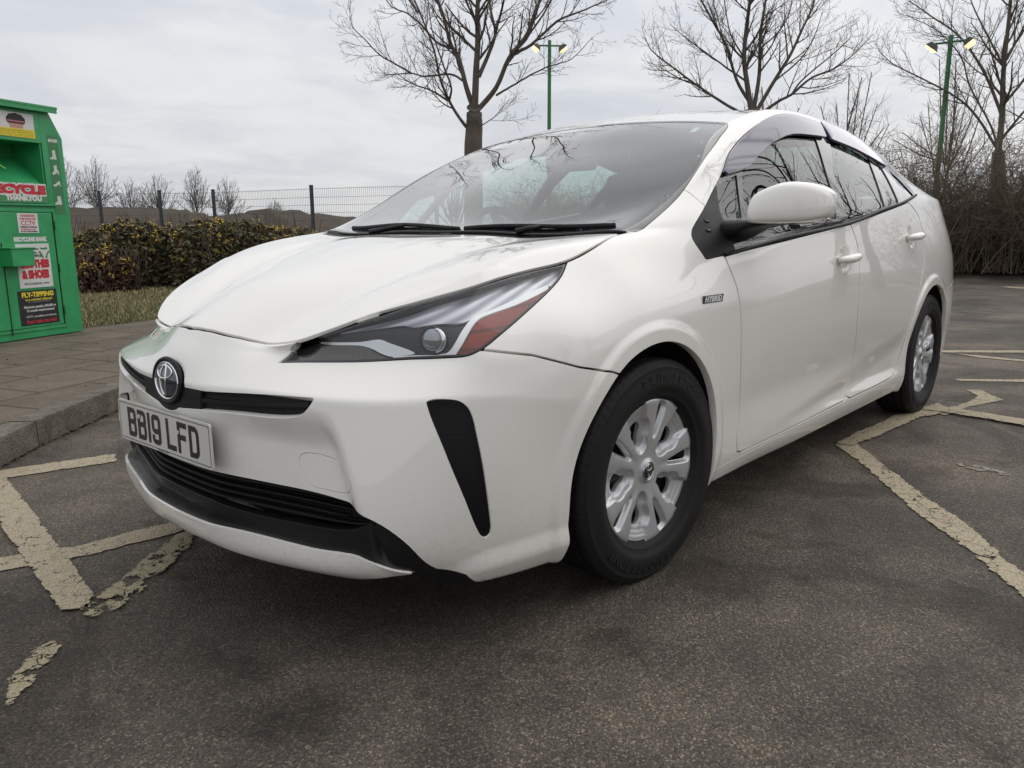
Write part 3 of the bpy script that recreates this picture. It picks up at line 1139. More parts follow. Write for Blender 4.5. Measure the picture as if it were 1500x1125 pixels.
def build_car():
    co, nr, faces = build_skin(5 if HQ else 4)
    co = sculpt(co, nr)
    nr = recompute_normals(co, faces)
    bv = BVHTree.FromPolygons([Vector(c) for c in co], faces)
    # keep the near half only; the other half is mirrored
    keep = [f for f in faces if all(co[v, 1] > -1e-5 for v in f)]
    half = Soup(co, nr, keep)
    used = sorted({v for f in keep for v in f})
    rm = {v: i for i, v in enumerate(used)}
    half.co = [tuple(co[v]) for v in used]
    half.nr = [tuple(nr[v]) for v in used]
    half.f = [tuple(rm[v] for v in f) for f in keep]
    skin = half.copy()
    FT = FEAT
    s = half
    # openings
    s.carve(arch_poly(ARCH_F), 'side', 'arch', 0, cond=lambda c: c[:, 1] > .5)
    s.carve(arch_poly(ARCH_R), 'side', 'arch', 0, cond=lambda c: c[:, 1] > .5)
    # hood
    hood = rounded(FT['hood'], 5, False)
    hood += rounded([(-.002, .722), (.05, .60), (.078, .40), (.088, .2), (.09, 0)], 5, False) + [(.09, -.1), (hood[0][0] + .008, -.1), (hood[0][0] + .006, 0)]
    s.carve(hood, 'top', 'hood', .0078, cond=lambda c: c[:, 2] > .6)
    ws = rounded(FT['windshield'], 5, False) + [(-.85, -.1), (.03, -.1), (.03, 0), (.02, .35), (0, .55), (-.035, .70)]
    s.carve(ws, 'top', 'ws', .003, cond=lambda c: c[:, 2] > .9)
    s.cut(lambda c: sdf(project(c, 'top'), ws) + .020, {'ws'})
    F_ = sdf(project(np.array(s.co), 'top'), ws) + .020
    for i, f in enumerate(s.f):
        if s.lab[i] == 'ws':
            s.lab[i] = 'windshield' if sum(F_[v] for v in f) / len(f) < 0 else 'frit'
    cowl = [(-.9, -.2), (.12, -.2), (.12, .60), (.03, .74), (-.035, .742), (-.06, .70), (-.06, -.2)]
    s.carve([(-.10, -.2), (.12, -.2), (.12, .60), (.02, .716), (-.036, .728), (-.06, .6)], 'top', 'cowl', 0, elig=('body', 'gap'), cond=lambda c: c[:, 2] > .9)
    # rear glass
    s.carve([(-2.45, -.1), (-2.45, .30), (-2.47, .44), (-3.20, .50), (-3.42, .45), (-3.46, .2), (-3.46, -.1)], 'top', 'rear_glass', .004, cond=lambda c: c[:, 2] > 1.1)
    # lamps
    s.carve(rounded(FT['headlight'], 4, True, skip=(0, 10, 16)), 'hl', 'seal', .004, cond=lambda c: c[:, 0] > 0)
    s.carve(offset_poly(rounded(FT['headlight'], 4, True, skip=(0, 10, 16)), .0055), 'hl', 'headlight', 0, elig=('seal',))
    s.carve([(-3.30, 1.085), (-3.70, 1.105), (-3.70, .80), (-3.56, .82), (-3.44, .98)], 'side', 'taillight', .004, cond=lambda c: c[:, 1] > .38)
    # side glass area
    s.carve(rounded(FT['dlo'], 4, True, skip=(4, 11)), 'side', 'dlo', .003, cond=lambda c: c[:, 1] > .4)
    s.carve([(0, .5), (-.455, .5), (-.455, 1.03), (-.52, 1.13), (-.60, 1.20), (0, 1.20)], 'side', 'sail', 0, elig=('dlo',))
    for g in 'abcde':
        s.carve(rounded(FT['glass_' + g], 4, True, skip=tuple(range(0, 12, 1)) if g in 'ade' else (0, 4, 5, 8, 9)), 'side', 'glass', 0, elig=('dlo',), cond=lambda c: c[:, 1] > .4)
    # doors, bumpers, sill
    s.carve(rounded(FT['fdoor'], 4, True, skip=(0, 7, 8, 10, 16)), 'side', 'front_door', .0076, cond=lambda c: c[:, 1] > .5)
    s.carve(rounded(FT['rdoor'], 4, True, skip=(0, 6, 7, 16)), 'side', 'rear_door', .0076, cond=lambda c: c[:, 1] > .5)
    bf = FT['bf']
    s.carve([(2, 1.2), (.600, 1.2), (.600, bf[0][1])] + bf + [(.15, .60), (.1, -1), (2, -1)], 'side', 'bumper', .0065)
    s.carve([(-2.2, .262), (-2.1, .263), (-.55, .248), (-.30, .246), (-.2, .246), (-.2, -1), (-2.6, -1), (-2.6, .262)], 'side', 'sill', .004, cond=lambda c: c[:, 1] > .3)
    s.carve([(-3.05, .66), (-3.3, .70), (-3.45, .78), (-4, .78), (-4, -1), (-2.7, -1), (-2.7, .66)], 'side', 'rear_bumper', .004)
    s.carve([(-.6, .10), (.1, .10), (.1, 1.3), (-.6, 1.3), (-.336, 1.10), (-.378, 1.047), (-.6, 1.02)] if False else [(1, 1.2), (-.2, 1.2), (-.337, 1.096), (-.355, 1.075), (-.380, 1.051), (-.42, .98), (-.50, .90), (-.50, -.2), (1, -.2)], 'side', 'fender', .004)
    # front end
    e = ('bumper',)
    s.carve(rounded(FT['vent'], 4, True), 'corner', 'vent', 0, elig=e, cond=lambda c: c[:, 0] > .4)
    gp = FT['grille']
    grille = [(-.1, .603)] + rounded(gp[1:6] + gp[6:10], 4, False) + [(.06, .548), (0, .546), (-.1, .546)]
    s.carve(grille, 'front', 'grille', 0, elig=e, cond=lambda c: c[:, 0] > .6)
    ell = [(.094 * math.cos(t), .598 + .064 * math.sin(t)) for t in np.linspace(0, 2 * math.pi, 49)[:-1]]
    s.carve(ell, 'front', 'grille_centre', 0, elig=('bumper', 'grille'), cond=lambda c: c[:, 0] > .6)
    s.carve([(-.1, .5), (.150, .5), (.165, .7), (-.1, .7)], 'front', 'grille_centre', 0, elig=('grille',))
    gm = [(-.1, .574), (.1, .577), (.3, .586), (.5, .607)]
    gs = [(a, b + .0045) for a, b in gm] + [(a, b - .0045) for a, b in reversed(gm)]
    s.carve(gs, 'front', 'slat', 0, elig=('grille',))
    lip = FT['liptop']
    sur = [(-.1, .4125), (.1, .4130)] + rounded(FT['surround'], 4, False) + [(.748, .20), (.748, .10), (.705, .10)] + rounded(lip, 3, False) + [(0, .268), (-.1, .268)]
    s.carve(sur, 'front', 'surround', 0, elig=e, cond=lambda c: c[:, 0] > .4)
    inn = FT['inner']
    inner = [(-.1, .3155), (.03, .3155)] + rounded(inn, 4, False) + [(.42, .402), (.2, .4035), (-.1, .4035)]
    s.carve(inner, 'front', 'lower_grille', 0, elig=('surround',), cond=lambda c: c[:, 0] > .4)
    for zc in (.331, .3495, .368, .3865):
        s.carve([(-.1, zc + .0028), (.62, zc + .0028 + .004), (.62, zc - .0028 + .004), (-.1, zc - .0028)], 'front', 'lower_slat', 0, elig=('lower_grille',))
    s.carve([(-.1, .268), (0, .268)] + list(reversed(rounded(lip, 3, False))) + [(.62, .2135), (.54, .200), (.46, .1), (-.1, .1)], 'front', 'lip', .0, elig=e, cond=lambda c: c[:, 0] > .6)
    s.carve([(.40, .232), (.55, .240), (.6823, .2247), (.705, .23), (.705, .05), (.40, .05)], 'front', 'under_lip', 0, elig=e, cond=lambda c: (c[:, 0] > .6) & (c[:, 2] < .235))
    s.carve(rounded(FT['tow'], 4, True), 'front', 'tow_cover', .0022, elig=e, cond=lambda c: c[:, 0] > .6)

    car = empty('parked_car')
    tag(car, 'white hybrid hatchback parked across worn yellow bay lines', 'car')
    P = M['paint']
    panel(s, 'hood', 'hood', P, car, rim=.009)
    panel(s, 'body', 'body_shell', P, car, rim=.016)
    panel(s, 'fender', 'fender', P, car, rim=.022, mode='pair')
    bp = panel(s, 'bumper', 'front_bumper', P, car, rim=.026)[0]
    panel(s, 'tow_cover', 'tow_cover', P, bp, rim=.006, mode='copy')
    panel(s, 'rear_bumper', 'rear_bumper', P, car, rim=.02)
    panel(s, 'sill', 'sill', P, car, rim=.022, mode='pair')
    fd = panel(s, 'front_door', 'front_door', P, car, rim=.016, mode='pair')
    rd = panel(s, 'rear_door', 'rear_door', P, car, rim=.016, mode='pair')
    panel(s, 'ws_none', 'x', P, car) if False else None
    panel(s, 'windshield', 'windscreen', M['windscreen'], car, off=-.001, rim=0)
    panel(s, 'frit', 'windscreen_border', M['gloss'], car, rim=.008)
    panel(s, 'cowl', 'cowl', M['trim'], car, off=-.010, rim=.02)
    panel(s, 'rear_glass', 'rear_window', M['sideglass'], car, rim=0)
    panel(s, 'taillight', 'tail_light', M['redlamp'], car, rim=.01, mode='pair')
    panel(s, 'sail', 'sail_panel', M['trim'], car, off=-.001, rim=.012, mode='pair')
    wf = panel(s, 'dlo', 'window_frame', M['gloss'], car, off=-.002, rim=.012, mode='pair')
    gl = panel(s, 'glass', 'side_window', M['sideglass'], car, off=-.007, rim=0, mode='pair')
    gr = panel(s, 'grille', 'grille', M['lining'], car, off=-.016, rim=.005, mode='pair')
    for a_, b_ in zip(panel(s, 'slat', 'slat', M['trim'], car, off=-.005, rim=.012, mode='pair'), gr):
        a_.parent = b_
    panel(s, 'grille_centre', 'badge_surround', M['trim'], car, off=-.003, rim=.015)
    inner_a = np.array(inner)
    def sur_off(c):
        q = sdf(project(c, 'front'), inner_a)
        lipd = sdf(project(c, 'front'), [(-.1, .0), (-.1, .268), (0, .268)] + list(reversed(rounded(lip, 3, False))) + [(.72, 0)])
        return -.030 * smooth(.13, .0, q) * smooth(0, .03, lipd + .004)
    sr = panel(s, 'surround', 'grille_surround', M['satin'], car, offfn=sur_off, rim=.03)[0]
    lg = panel(s, 'lower_grille', 'lower_grille', M['lining'], car, off=-.075, rim=0)[0]
    panel(s, 'lower_slat', 'slat', M['trim'], lg, off=-.036, rim=.020)
    panel(s, 'lip', 'front_lip', P, car, off=.006, rim=.03)
    def vent_off(c):
        q = project(c, 'corner')
        edge = sdf(q, rounded(FT['vent'], 4, True))
        u = np.interp(q[:, 1], [.29, .62], [.262, .19])      # centre line of the pod leans inwards towards the top
        k = smooth(-.03, .035, q[:, 0] - u)
        return -.006 - .024 * (1 - k) * smooth(0, .012, -edge) - .004 * smooth(0, .01, -edge)
    v = panel(s, 'vent', 'air_vent', M['vent'], car, offfn=vent_off, rim=.01, mode='pair')
    # number of the slats in the vent is in its relief
    # headlights: clear lens over a shaped housing
    h = s.copy()
    for nm in ('hz_silver', 'hz_brown', 'hz_guide', 'hz_amber', 'hz_swoosh'):
        h.carve(rounded(FT[nm], 3, True), 'hl', nm, 0, elig=('headlight',))
    lens = panel(s, 'headlight', 'headlight', M['lens'], car, off=-.001, rim=.0, mode='pair')
    se = panel(s, 'seal', 'lamp_seal', M['gloss'], car, off=-.0015, rim=.014, mode='pair')
    for a_, b_ in zip(se, lens):
        a_.parent = b_
    hz = [('headlight', 'bezel', 'hl_dark', -.026), ('hz_silver', 'bezel_panel', 'hl_grey', -.020), ('hz_brown', 'turn_lamp', 'hl_brown', -.015),
          ('hz_guide', 'light_guide', 'hl_white', -.012), ('hz_amber', 'amber_reflector', 'amber', -.014), ('hz_swoosh', 'bezel_trim', 'hl_silver', -.013)]
    for lab, nm, mt, of in hz:
        pr = panel(h, lab, nm, M[mt], car, off=of, rim=.012, mode='pair')
        for k, o in enumerate(pr):
            o.parent = lens[k]
    # seal round the lamp: the dark outer edge
    for k, sg in enumerate((1, -1)):
        c = Vector((.592, .640 * sg, .735))
        mb = MB()
        # projector: barrel and ball lens
        d = Vector((.86, .42 * sg, .06)).normalized()
        rot = d.to_track_quat('Z', 'Y').to_matrix()
        pc = Vector((.644, .652 * sg, .747)) - Vector((.62, .62 * sg, .48)).normalized() * .022
        V, F = [], []
        n = 32
        for i in range(9):
            t = i / 8 * math.pi / 2
            for j in range(n):
                a = 2 * math.pi * j / n
                V.append(pc + rot @ Vector((.027 * math.cos(t) * math.cos(a), .027 * math.cos(t) * math.sin(a), .016 * math.sin(t))))
        for i in range(8):
            for j in range(n):
                F.append((i * n + j, i * n + (j + 1) % n, (i + 1) * n + (j + 1) % n, (i + 1) * n + j))
        mesh_obj('projector_lens', V, F, M['ball'], lens[k], True)
        rb = MB()
        rb.tube([pc + rot @ Vector((.030 * math.cos(a), .030 * math.sin(a), -.002)) for a in np.linspace(0, 2 * math.pi, 41)], .0035, 8, False)
        rb.build('projector_ring', M['hl_dark'], lens[k], True)
        cb = MB()
        right = rot @ Vector((1, 0, 0))
        a0 = math.atan2(*reversed([(Vector((-.7071, .7071 * sg, 0)).dot(rot @ Vector(q))) for q in ((1, 0, 0), (0, 1, 0))]))
        cb.tube([pc + rot @ Vector((.0285 * math.cos(a), .0285 * math.sin(a), .006)) for a in np.linspace(a0 - 1.25, a0 + 1.25, 19)], [.002 + .0055 * math.sin(math.pi * i / 18) for i in range(19)], 8)
        cb.build('projector_shroud', M['chrome'], lens[k], True)
    # inner shell behind the gaps
    lab = [l for l in set(s.lab) if l not in ('arch', 'windshield', 'rear_glass', 'glass', 'grille', 'grille_centre', 'seal', 'under_lip', 'slat', 'lower_grille', 'lower_slat', 'surround', 'headlight', 'vent', 'lip', 'frit')]
    panel(s, lab, 'inner_shell', M['lining'], car, off=-.024, rim=0)
    panel(s, ('grille', 'slat', 'grille_centre', 'headlight', 'seal', 'vent'), 'front_backing', M['lining'], car, off=-.09, rim=0)

    # underbody and wheel housings
    mb = MB()
    mb.box((-1.35, 0, .245), (2.10, 1.62, .05))
    mb.box((.62, 0, .26), (.34, .9, .03))
    mb.box((-1.45, 0, .27), (3.9, .94, .04))
    mb.box((.42, 0, .5), (.03, .9, .4))
    mb.box((-3.2, 0, .30), (.5, 1.4, .04))
    mb.build('underbody', M['lining'], car)
    for cx, cz, r_ in (ARCH_F, ARCH_R):
        for sg in (1, -1):
            V, F = [], []
            n = 40
            for j in range(n + 1):
                t = R(-14) + (math.pi + R(28)) * j / n
                for (rr, y) in ((r_ + .008, .872), (r_ + .012, .80), (r_ + .012, .50), (.02, .49)):
                    V.append((cx + rr * math.cos(t), y * sg if rr > .1 else .49 * sg, cz + rr * math.sin(t)))
            for j in range(n):
                for k in range(3):
                    a = j * 4 + k
                    F.append((a, a + 4, a + 5, a + 1))
            # pull the outer edge onto the inside of the panel
            for i, p in enumerate(V):
                if i % 4 == 0:
                    hh = surf_side(bv, p[0], max(p[2], .2), sg)
                    yy = hh[0].y if hh[0] else .82 * sg
                    V[i] = (p[0], yy - .014 * sg, p[2])
            mesh_obj('wheel_housing', V, F, M['lining'], car, True)
    # wheels
    cs = disc_soup()
    cover = panel(cs, 'body', 'wheel_cover', M['silver'], None, rim=.016, mode='one')[0]
    tm = tyre_mesh()
    tmes = []
    for rep0 in (0, math.pi):
        tv, tf = sidewall_text(rep0)
        tme = bpy.data.meshes.new('sidewall_lettering')
        tme.from_pydata(tv, [], tf)
        tme.materials.append(M['letter'])
        tmes.append(tme)
    first = None
    for x, sg, st in ((0, 1, R(-3)), (0, -1, R(-3)), (-2.7, 1, 0), (-2.7, -1, 0)):
        w = make_wheel(car, cover.data, tm, x, .765 * sg, sg, st)
        for tme in tmes:
            add_obj('sidewall_lettering', tme, w)
        rx = Matrix(((1, 0, 0), (0, 0, 1), (0, 1, 0)))   # u=x, v=z, w=y
        rx = Matrix(((-1, 0, 0), (0, 0, 1), (0, 1, 0)))
        emblem(w, Vector((0, .0665, 0)), .026, .026, rx, 'centre_badge', .003, 'gloss', .05)
    bpy.data.objects.remove(cover)

    # door handles
    for k, sg in enumerate((1, -1)):
        for (hx, hz, par) in ((-1.335, .862, fd[k]), (-2.245, .935, rd[k])):
            hh = surf_side(bv, hx + .09, hz, sg)[0]
            mb = MB()
            pts, rad = [], []
            for t in np.linspace(-1, 1, 15):
                bulge = (1 - abs(t) ** 3.2)
                pts.append((hx + t * .095, hh.y + sg * (.004 + .026 * bulge), hz + .004 - .006 * t))
                rad.append(.013 + .007 * (1 - t * t))
            mb.tube(pts, rad, 14, True, .9)
            mb.build('door_handle', P, par, True)
    # belt moulding
    dl = FT['dlo']
    for k, sg in enumerate((1, -1)):
        pts = []
        for (x, z) in rounded(dl[5:12], 6, False):
            hh = surf_side(bv, x, z, sg)[0]
            pts.append((x, hh.y + .004 * sg, z + .002))
        MB().tube(pts, .0055, 8, True, 1.2).build('belt_moulding', M['trim'], car, True)
    # wind deflectors over the side windows
    for vn in ('visor_a', 'visor_b'):
        e2 = skin.copy()
        poly = rounded(FT[vn], 5, True, skip=(0, 5, 6, 13) if vn == 'visor_a' else (0, 4, 8))
        e2.carve(poly, 'side', 'v', 0, cond=lambda c: c[:, 1] > .4)
        def voff(c, poly=poly):
            q = sdf(project(c, 'side'), np.array(poly))
            return .013 + .007 * smooth(0, -.022, q)
        panel(e2, 'v', 'wind_deflector', M['visor'], car, offfn=voff, rim=.011, mode='pair')

    # number plate
    u = Vector((0, 1, 0)); vv = Vector((-.02, -.02, 1)).normalized(); w = Vector((1, 0, 0))
    pc = Vector((.988, 0, .4815))
    rot = Matrix((u, vv, w)).transposed()
    rot = Matrix.Rotation(R(-1.0), 3, 'X') @ rot if False else rot
    tl = R(1.2)
    rot = Matrix.Rotation(tl, 3, 'X') @ rot
    rr = rounded_rect(.520, .111, .008)
    m4 = Matrix.Translation(pc) @ rot.to_4x4()
    pl = MB().prism(rr, -.004, 0, m4).build('number_plate', M['plate'], car)
    mb = MB()
    # carrier behind the plate
    mb.prism(rounded_rect(.440, .090, .010), -.022, -.0045, m4)
    mb.build('plate_holder', M['trim'], pl)
    plate_chars(m4, pl)
    # thin printed border
    o_, i_ = rounded_rect(.508, .0995, .006), rounded_rect(.5045, .096, .005)
    n = len(o_)
    V = [m4 @ Vector((*p, .0008)) for p in o_] + [m4 @ Vector((*p, .0008)) for p in i_]
    mesh_obj('plate_border', V, [(i, (i + 1) % n, n + (i + 1) % n, n + i) for i in range(n)], M['plate_ink'], pl)

    # badge on the nose
    rx = Matrix((Vector((0, 1, 0)), Vector((-.10, 0, 1)).normalized(), Vector((1, 0, .10)).normalized())).transposed()
    hb = bv.ray_cast(Vector((3, 0, .612)), Vector((-1, 0, 0)))[0]
    emblem(car, Vector((hb.x - .004, 0, .610)), .073, .054, rx, 'nose_badge', .014, 'emblem_blue', .085)
    # side badge
    for sg in (1, -1):
        hh, n_ = surf_side(bv, -.263, .782, sg)
        bx = MB()
        m4 = Matrix.Translation(hh + Vector((0, .003 * sg, 0))) @ Matrix((Vector((-sg, 0, 0)), Vector((0, 0, 1)), Vector((0, sg, 0)))).transposed().to_4x4()
        sh = Matrix.Identity(4); sh[0][1] = .25
        bx.prism([(-.062, -.011), (.056, -.011), (.062, .011), (-.056, .011)], -.003, .001, m4)
        b = bx.build('side_badge', M['gloss'], car)
        V, F = text_mesh('HYBRID', .0245, .0004, .0008, 'CENTER', 1.10, 1.10)
        V = [m4 @ sh @ Vector((x, y - .0082, z + .0020)) for x, y, z in V]
        mesh_obj('badge_letters', V, F, M['hl_white'], b)

    # mirrors
    for sg in (1, -1):
        dz_ = 0 if sg > 0 else -.045
        dx_ = 0 if sg > 0 else -.10
        secs = [(.880, -.580, -.430, 1.000, 1.040), (.886, -.590, -.405, .996, 1.068), (.90, -.595, -.398, .995, 1.090), (.925, -.602, -.398, .995, 1.100), (.965, -.612, -.415, .995, 1.118), (1.00, -.616, -.440, .997, 1.119),
                (1.040, -.626, -.480, 1.002, 1.112), (1.066, -.634, -.525, 1.012, 1.094), (1.074, -.632, -.560, 1.030, 1.078)]
        V, F = [], []
        n = 28
        for (y, x0, x1, z0, z1) in secs:
            for j in range(n):
                t = 2 * math.pi * j / n
                e_ = .42
                cx_, sx_ = math.cos(t), math.sin(t)
                ux = math.copysign(abs(cx_) ** e_, cx_)
                uz = math.copysign(abs(sx_) ** .30, sx_)
                # upper front edge is swept back
                xx = (x0 + x1) / 2 + (x1 - x0) / 2 * ux
                zz = (z0 + z1) / 2 + (z1 - z0) / 2 * uz
                if ux > 0:
                    xx -= .030 * max(0, uz) ** 2 * ux
                V.append((xx + dx_, y * sg, zz + dz_))
        m_ = len(secs)
        for i in range(m_ - 1):
            for j in range(n):
                F.append((i * n + j, i * n + (j + 1) % n, (i + 1) * n + (j + 1) % n, (i + 1) * n + j))
        F.append(tuple(range(n))); F.append(tuple((m_ - 1) * n + j for j in range(n)))
        o = mesh_obj('wing_mirror', V, F, P, car, True, 50)
        md = o.modifiers.new('s', 'SUBSURF'); md.levels = md.render_levels = 1
        MB().box((-.628 + dx_, .975 * sg, 1.058 + dz_), (.006, .135, .078), None, .002).build('mirror_glass', M['chrome'], o)
        # black arm to the door
        secs = [(.780, -.60, -.42, .935, 1.008), (.835, -.60, -.42, .950, 1.008), (.88, -.60, -.425, .978, 1.008), (.94, -.60, -.44, .992, 1.008), (1.0, -.60, -.48, .997, 1.006)]
        V, F = [], []
        n = 24
        for (y, x0, x1, z0, z1) in secs:
            for j in range(n):
                t = 2 * math.pi * j / n
                ux = math.copysign(abs(math.cos(t)) ** .6, math.cos(t))
                uz = math.copysign(abs(math.sin(t)) ** .6, math.sin(t))
                V.append(((x0 + x1) / 2 + (x1 - x0) / 2 * ux, y * sg, (z0 + z1) / 2 + (z1 - z0) / 2 * uz))
        for i in range(len(secs) - 1):
            for j in range(n):
                F.append((i * n + j, i * n + (j + 1) % n, (i + 1) * n + (j + 1) % n, (i + 1) * n + j))
        F.append(tuple((len(secs) - 1) * n + j for j in range(n)))
        mesh_obj('mirror_arm', V, F, M['trim'], o, True)
        MB().tube([(-.56, .93 * sg, 1.0), (-.60, .99 * sg, 1.0005), (-.618, 1.04 * sg, 1.004), (-.60, 1.057 * sg, 1.010)], .006, 8).build('mirror_indicator', M['chrome'], o, True)
        # two small raised nubs on the sail panel
        mb = MB()
        for (zx, zz) in ((-.355, 1.003), (-.345, .975)):
            hh = surf_side(bv, zx, zz, sg)[0]
            mb.tube([(zx - .012, hh.y - .004 * sg, zz - .002), (zx, hh.y - .001 * sg, zz), (zx + .012, hh.y - .004 * sg, zz + .002)], .005, 8)
        mb.build('trim_clip', M['gloss'], car, True)

    # wipers
    for (a, b, piv) in (((-.075, -.56), (-.005, .10), (.035, -.34)), ((-.01, .12), (-.085, .655), (.03, .36))):
        mb = MB()
        pts = []
        for t in np.linspace(0, 1, 12):
            x, y = a[0] + (b[0] - a[0]) * t, a[1] + (b[1] - a[1]) * t
            hh = surf(bv, x + .010, y)[0]
            pts.append((x + .020, y, hh.z - .001 + .005 * math.sin(math.pi * t)))
        mb.tube(pts, .0065, 6, True, 1.2)
        hh = surf(bv, piv[0], piv[1])[0]
        mid = pts[6]
        mb.tube([(piv[0], piv[1], hh.z + .004), ((piv[0] + mid[0]) / 2 + .01, (piv[1] + mid[1]) / 2, hh.z + .014), mid], [.010, .008, .006], 8)
        mb.build('wiper', M['trim'], car, True)

    # label inside the top corner of the windscreen
    hh, nn_ = surf(bv, -.775, .50)
    q_ = nn_.to_track_quat('Z', 'Y').to_matrix()
    MB().box(hh - nn_ * .006, (.022, .055, .0008), q_).build('windscreen_sticker', M['plate'], car)
    # cabin
    cab = MB()
    cab.box((-.30, 0, .60), (.50, 1.36, .50), None, .05)
    cab.box((-.42, 0, .86), (.50, 1.40, .13), Matrix.Rotation(R(4), 3, 'Y'), .04)
    cab.box((-.52, -.37, .925), (.22, .40, .06), None, .025)
    cab.box((-1.3, 0, .36), (2.6, 1.5, .06))
    cab.box((-1.0, 0, .50), (1.0, .22, .25), None, .04)
    cab.build('dashboard', M['cabin'], car, True, 40)
    st = MB()
    cpt = Vector((-.74, -.38, .90))
    ax = Vector((-.88, 0, .47)).normalized()
    u1 = Vector((0, 1, 0)); v1 = ax.cross(u1)
    st.tube([cpt + (u1 * math.cos(t) + v1 * math.sin(t)) * .185 for t in np.linspace(0, 2 * math.pi, 41)], .015, 10, False)
    for t in (R(0), R(180), R(270)):
        st.tube([cpt, cpt + (u1 * math.cos(t) + v1 * math.sin(t)) * .185], .018, 8)
    st.tube([cpt, cpt - ax * .35], .03, 8)
    st.build('steering_wheel', M['cabin'], car, True)
    def seat(x, y, w=.50, back=.62):
        b = MB()
        b.box((x, y, .50), (.52, w, .16), Matrix.Rotation(R(-6), 3, 'Y'), .05)
        b.box((x - .30, y, .78), (.13, w * .96, back), Matrix.Rotation(R(-16), 3, 'Y'), .05)
        return b
    for y in (-.37, .37):
        o = seat(-1.22, y).build('front_seat', M['seat'], car, True, 50)
        hb_ = MB()
        hb_.box((-1.655, y, 1.165), (.10, .25, .19), Matrix.Rotation(R(-12), 3, 'Y'), .045)
        hb_.tube([(-1.62, y - .06, 1.0), (-1.65, y - .06, 1.1)], .007, 6)
        hb_.tube([(-1.62, y + .06, 1.0), (-1.65, y + .06, 1.1)], .007, 6)
        hb_.build('headrest', M['seat'], o, True, 50)
    b = MB()
    b.box((-2.15, 0, .48), (.50, 1.25, .18), None, .05)
    b.box((-2.47, 0, .78), (.14, 1.25, .52), Matrix.Rotation(R(-22), 3, 'Y'), .05)
    for y in (-.36, 0, .36):
        b.box((-2.60, y, 1.10), (.09, .24, .12), Matrix.Rotation(R(-15), 3, 'Y'), .04)
    b.build('rear_seat', M['seat'], car, True, 50)
    im = MB()
    im.box((-.70, 0, 1.235), (.03, .24, .065), Matrix.Rotation(R(15), 3, 'Y'), .014)
    im.tube([(-.69, 0, 1.25), (-.72, 0, 1.30)], .012, 8)
    im.build('interior_mirror', M['cabin'], car, True, 40)
    return car, bv


def rounded_rect(w, h, r, n=5):
    P = []
    for cx, cy, a0 in ((w / 2 - r, h / 2 - r, 0), (-w / 2 + r, h / 2 - r, 90), (-w / 2 + r, -h / 2 + r, 180), (w / 2 - r, -h / 2 + r, 270)):
        for k in range(n + 1):
            a = R(a0 + 90 * k / n)
            P.append((cx + r * math.cos(a), cy + r * math.sin(a)))
    return P


def stroke(path, w, closed=False):
    """flat ribbon along a 2-D path with mitred joins: list of quads"""
    P = [Vector(p) for p in path]
    n = len(P)
    L, Rr = [], []
    for i in range(n):
        a = P[(i - 1) % n] if (closed or i > 0) else None
        b = P[(i + 1) % n] if (closed or i < n - 1) else None
        d1 = (P[i] - a).normalized() if a is not None else None
        d2 = (b - P[i]).normalized() if b is not None else None
        if d1 is None: d1 = d2
        if d2 is None: d2 = d1
        n1 = Vector((-d1.y, d1.x)); n2 = Vector((-d2.y, d2.x))
        m = (n1 + n2).normalized()
        k = w / 2 / max(.5, m.dot(n1))
        L.append(P[i] + m * k); Rr.append(P[i] - m * k)
    V = L + Rr
    F = []
    for i in range(n if closed else n - 1):
        j = (i + 1) % n
        F.append((i, j, n + j, n + i))
    return V, F


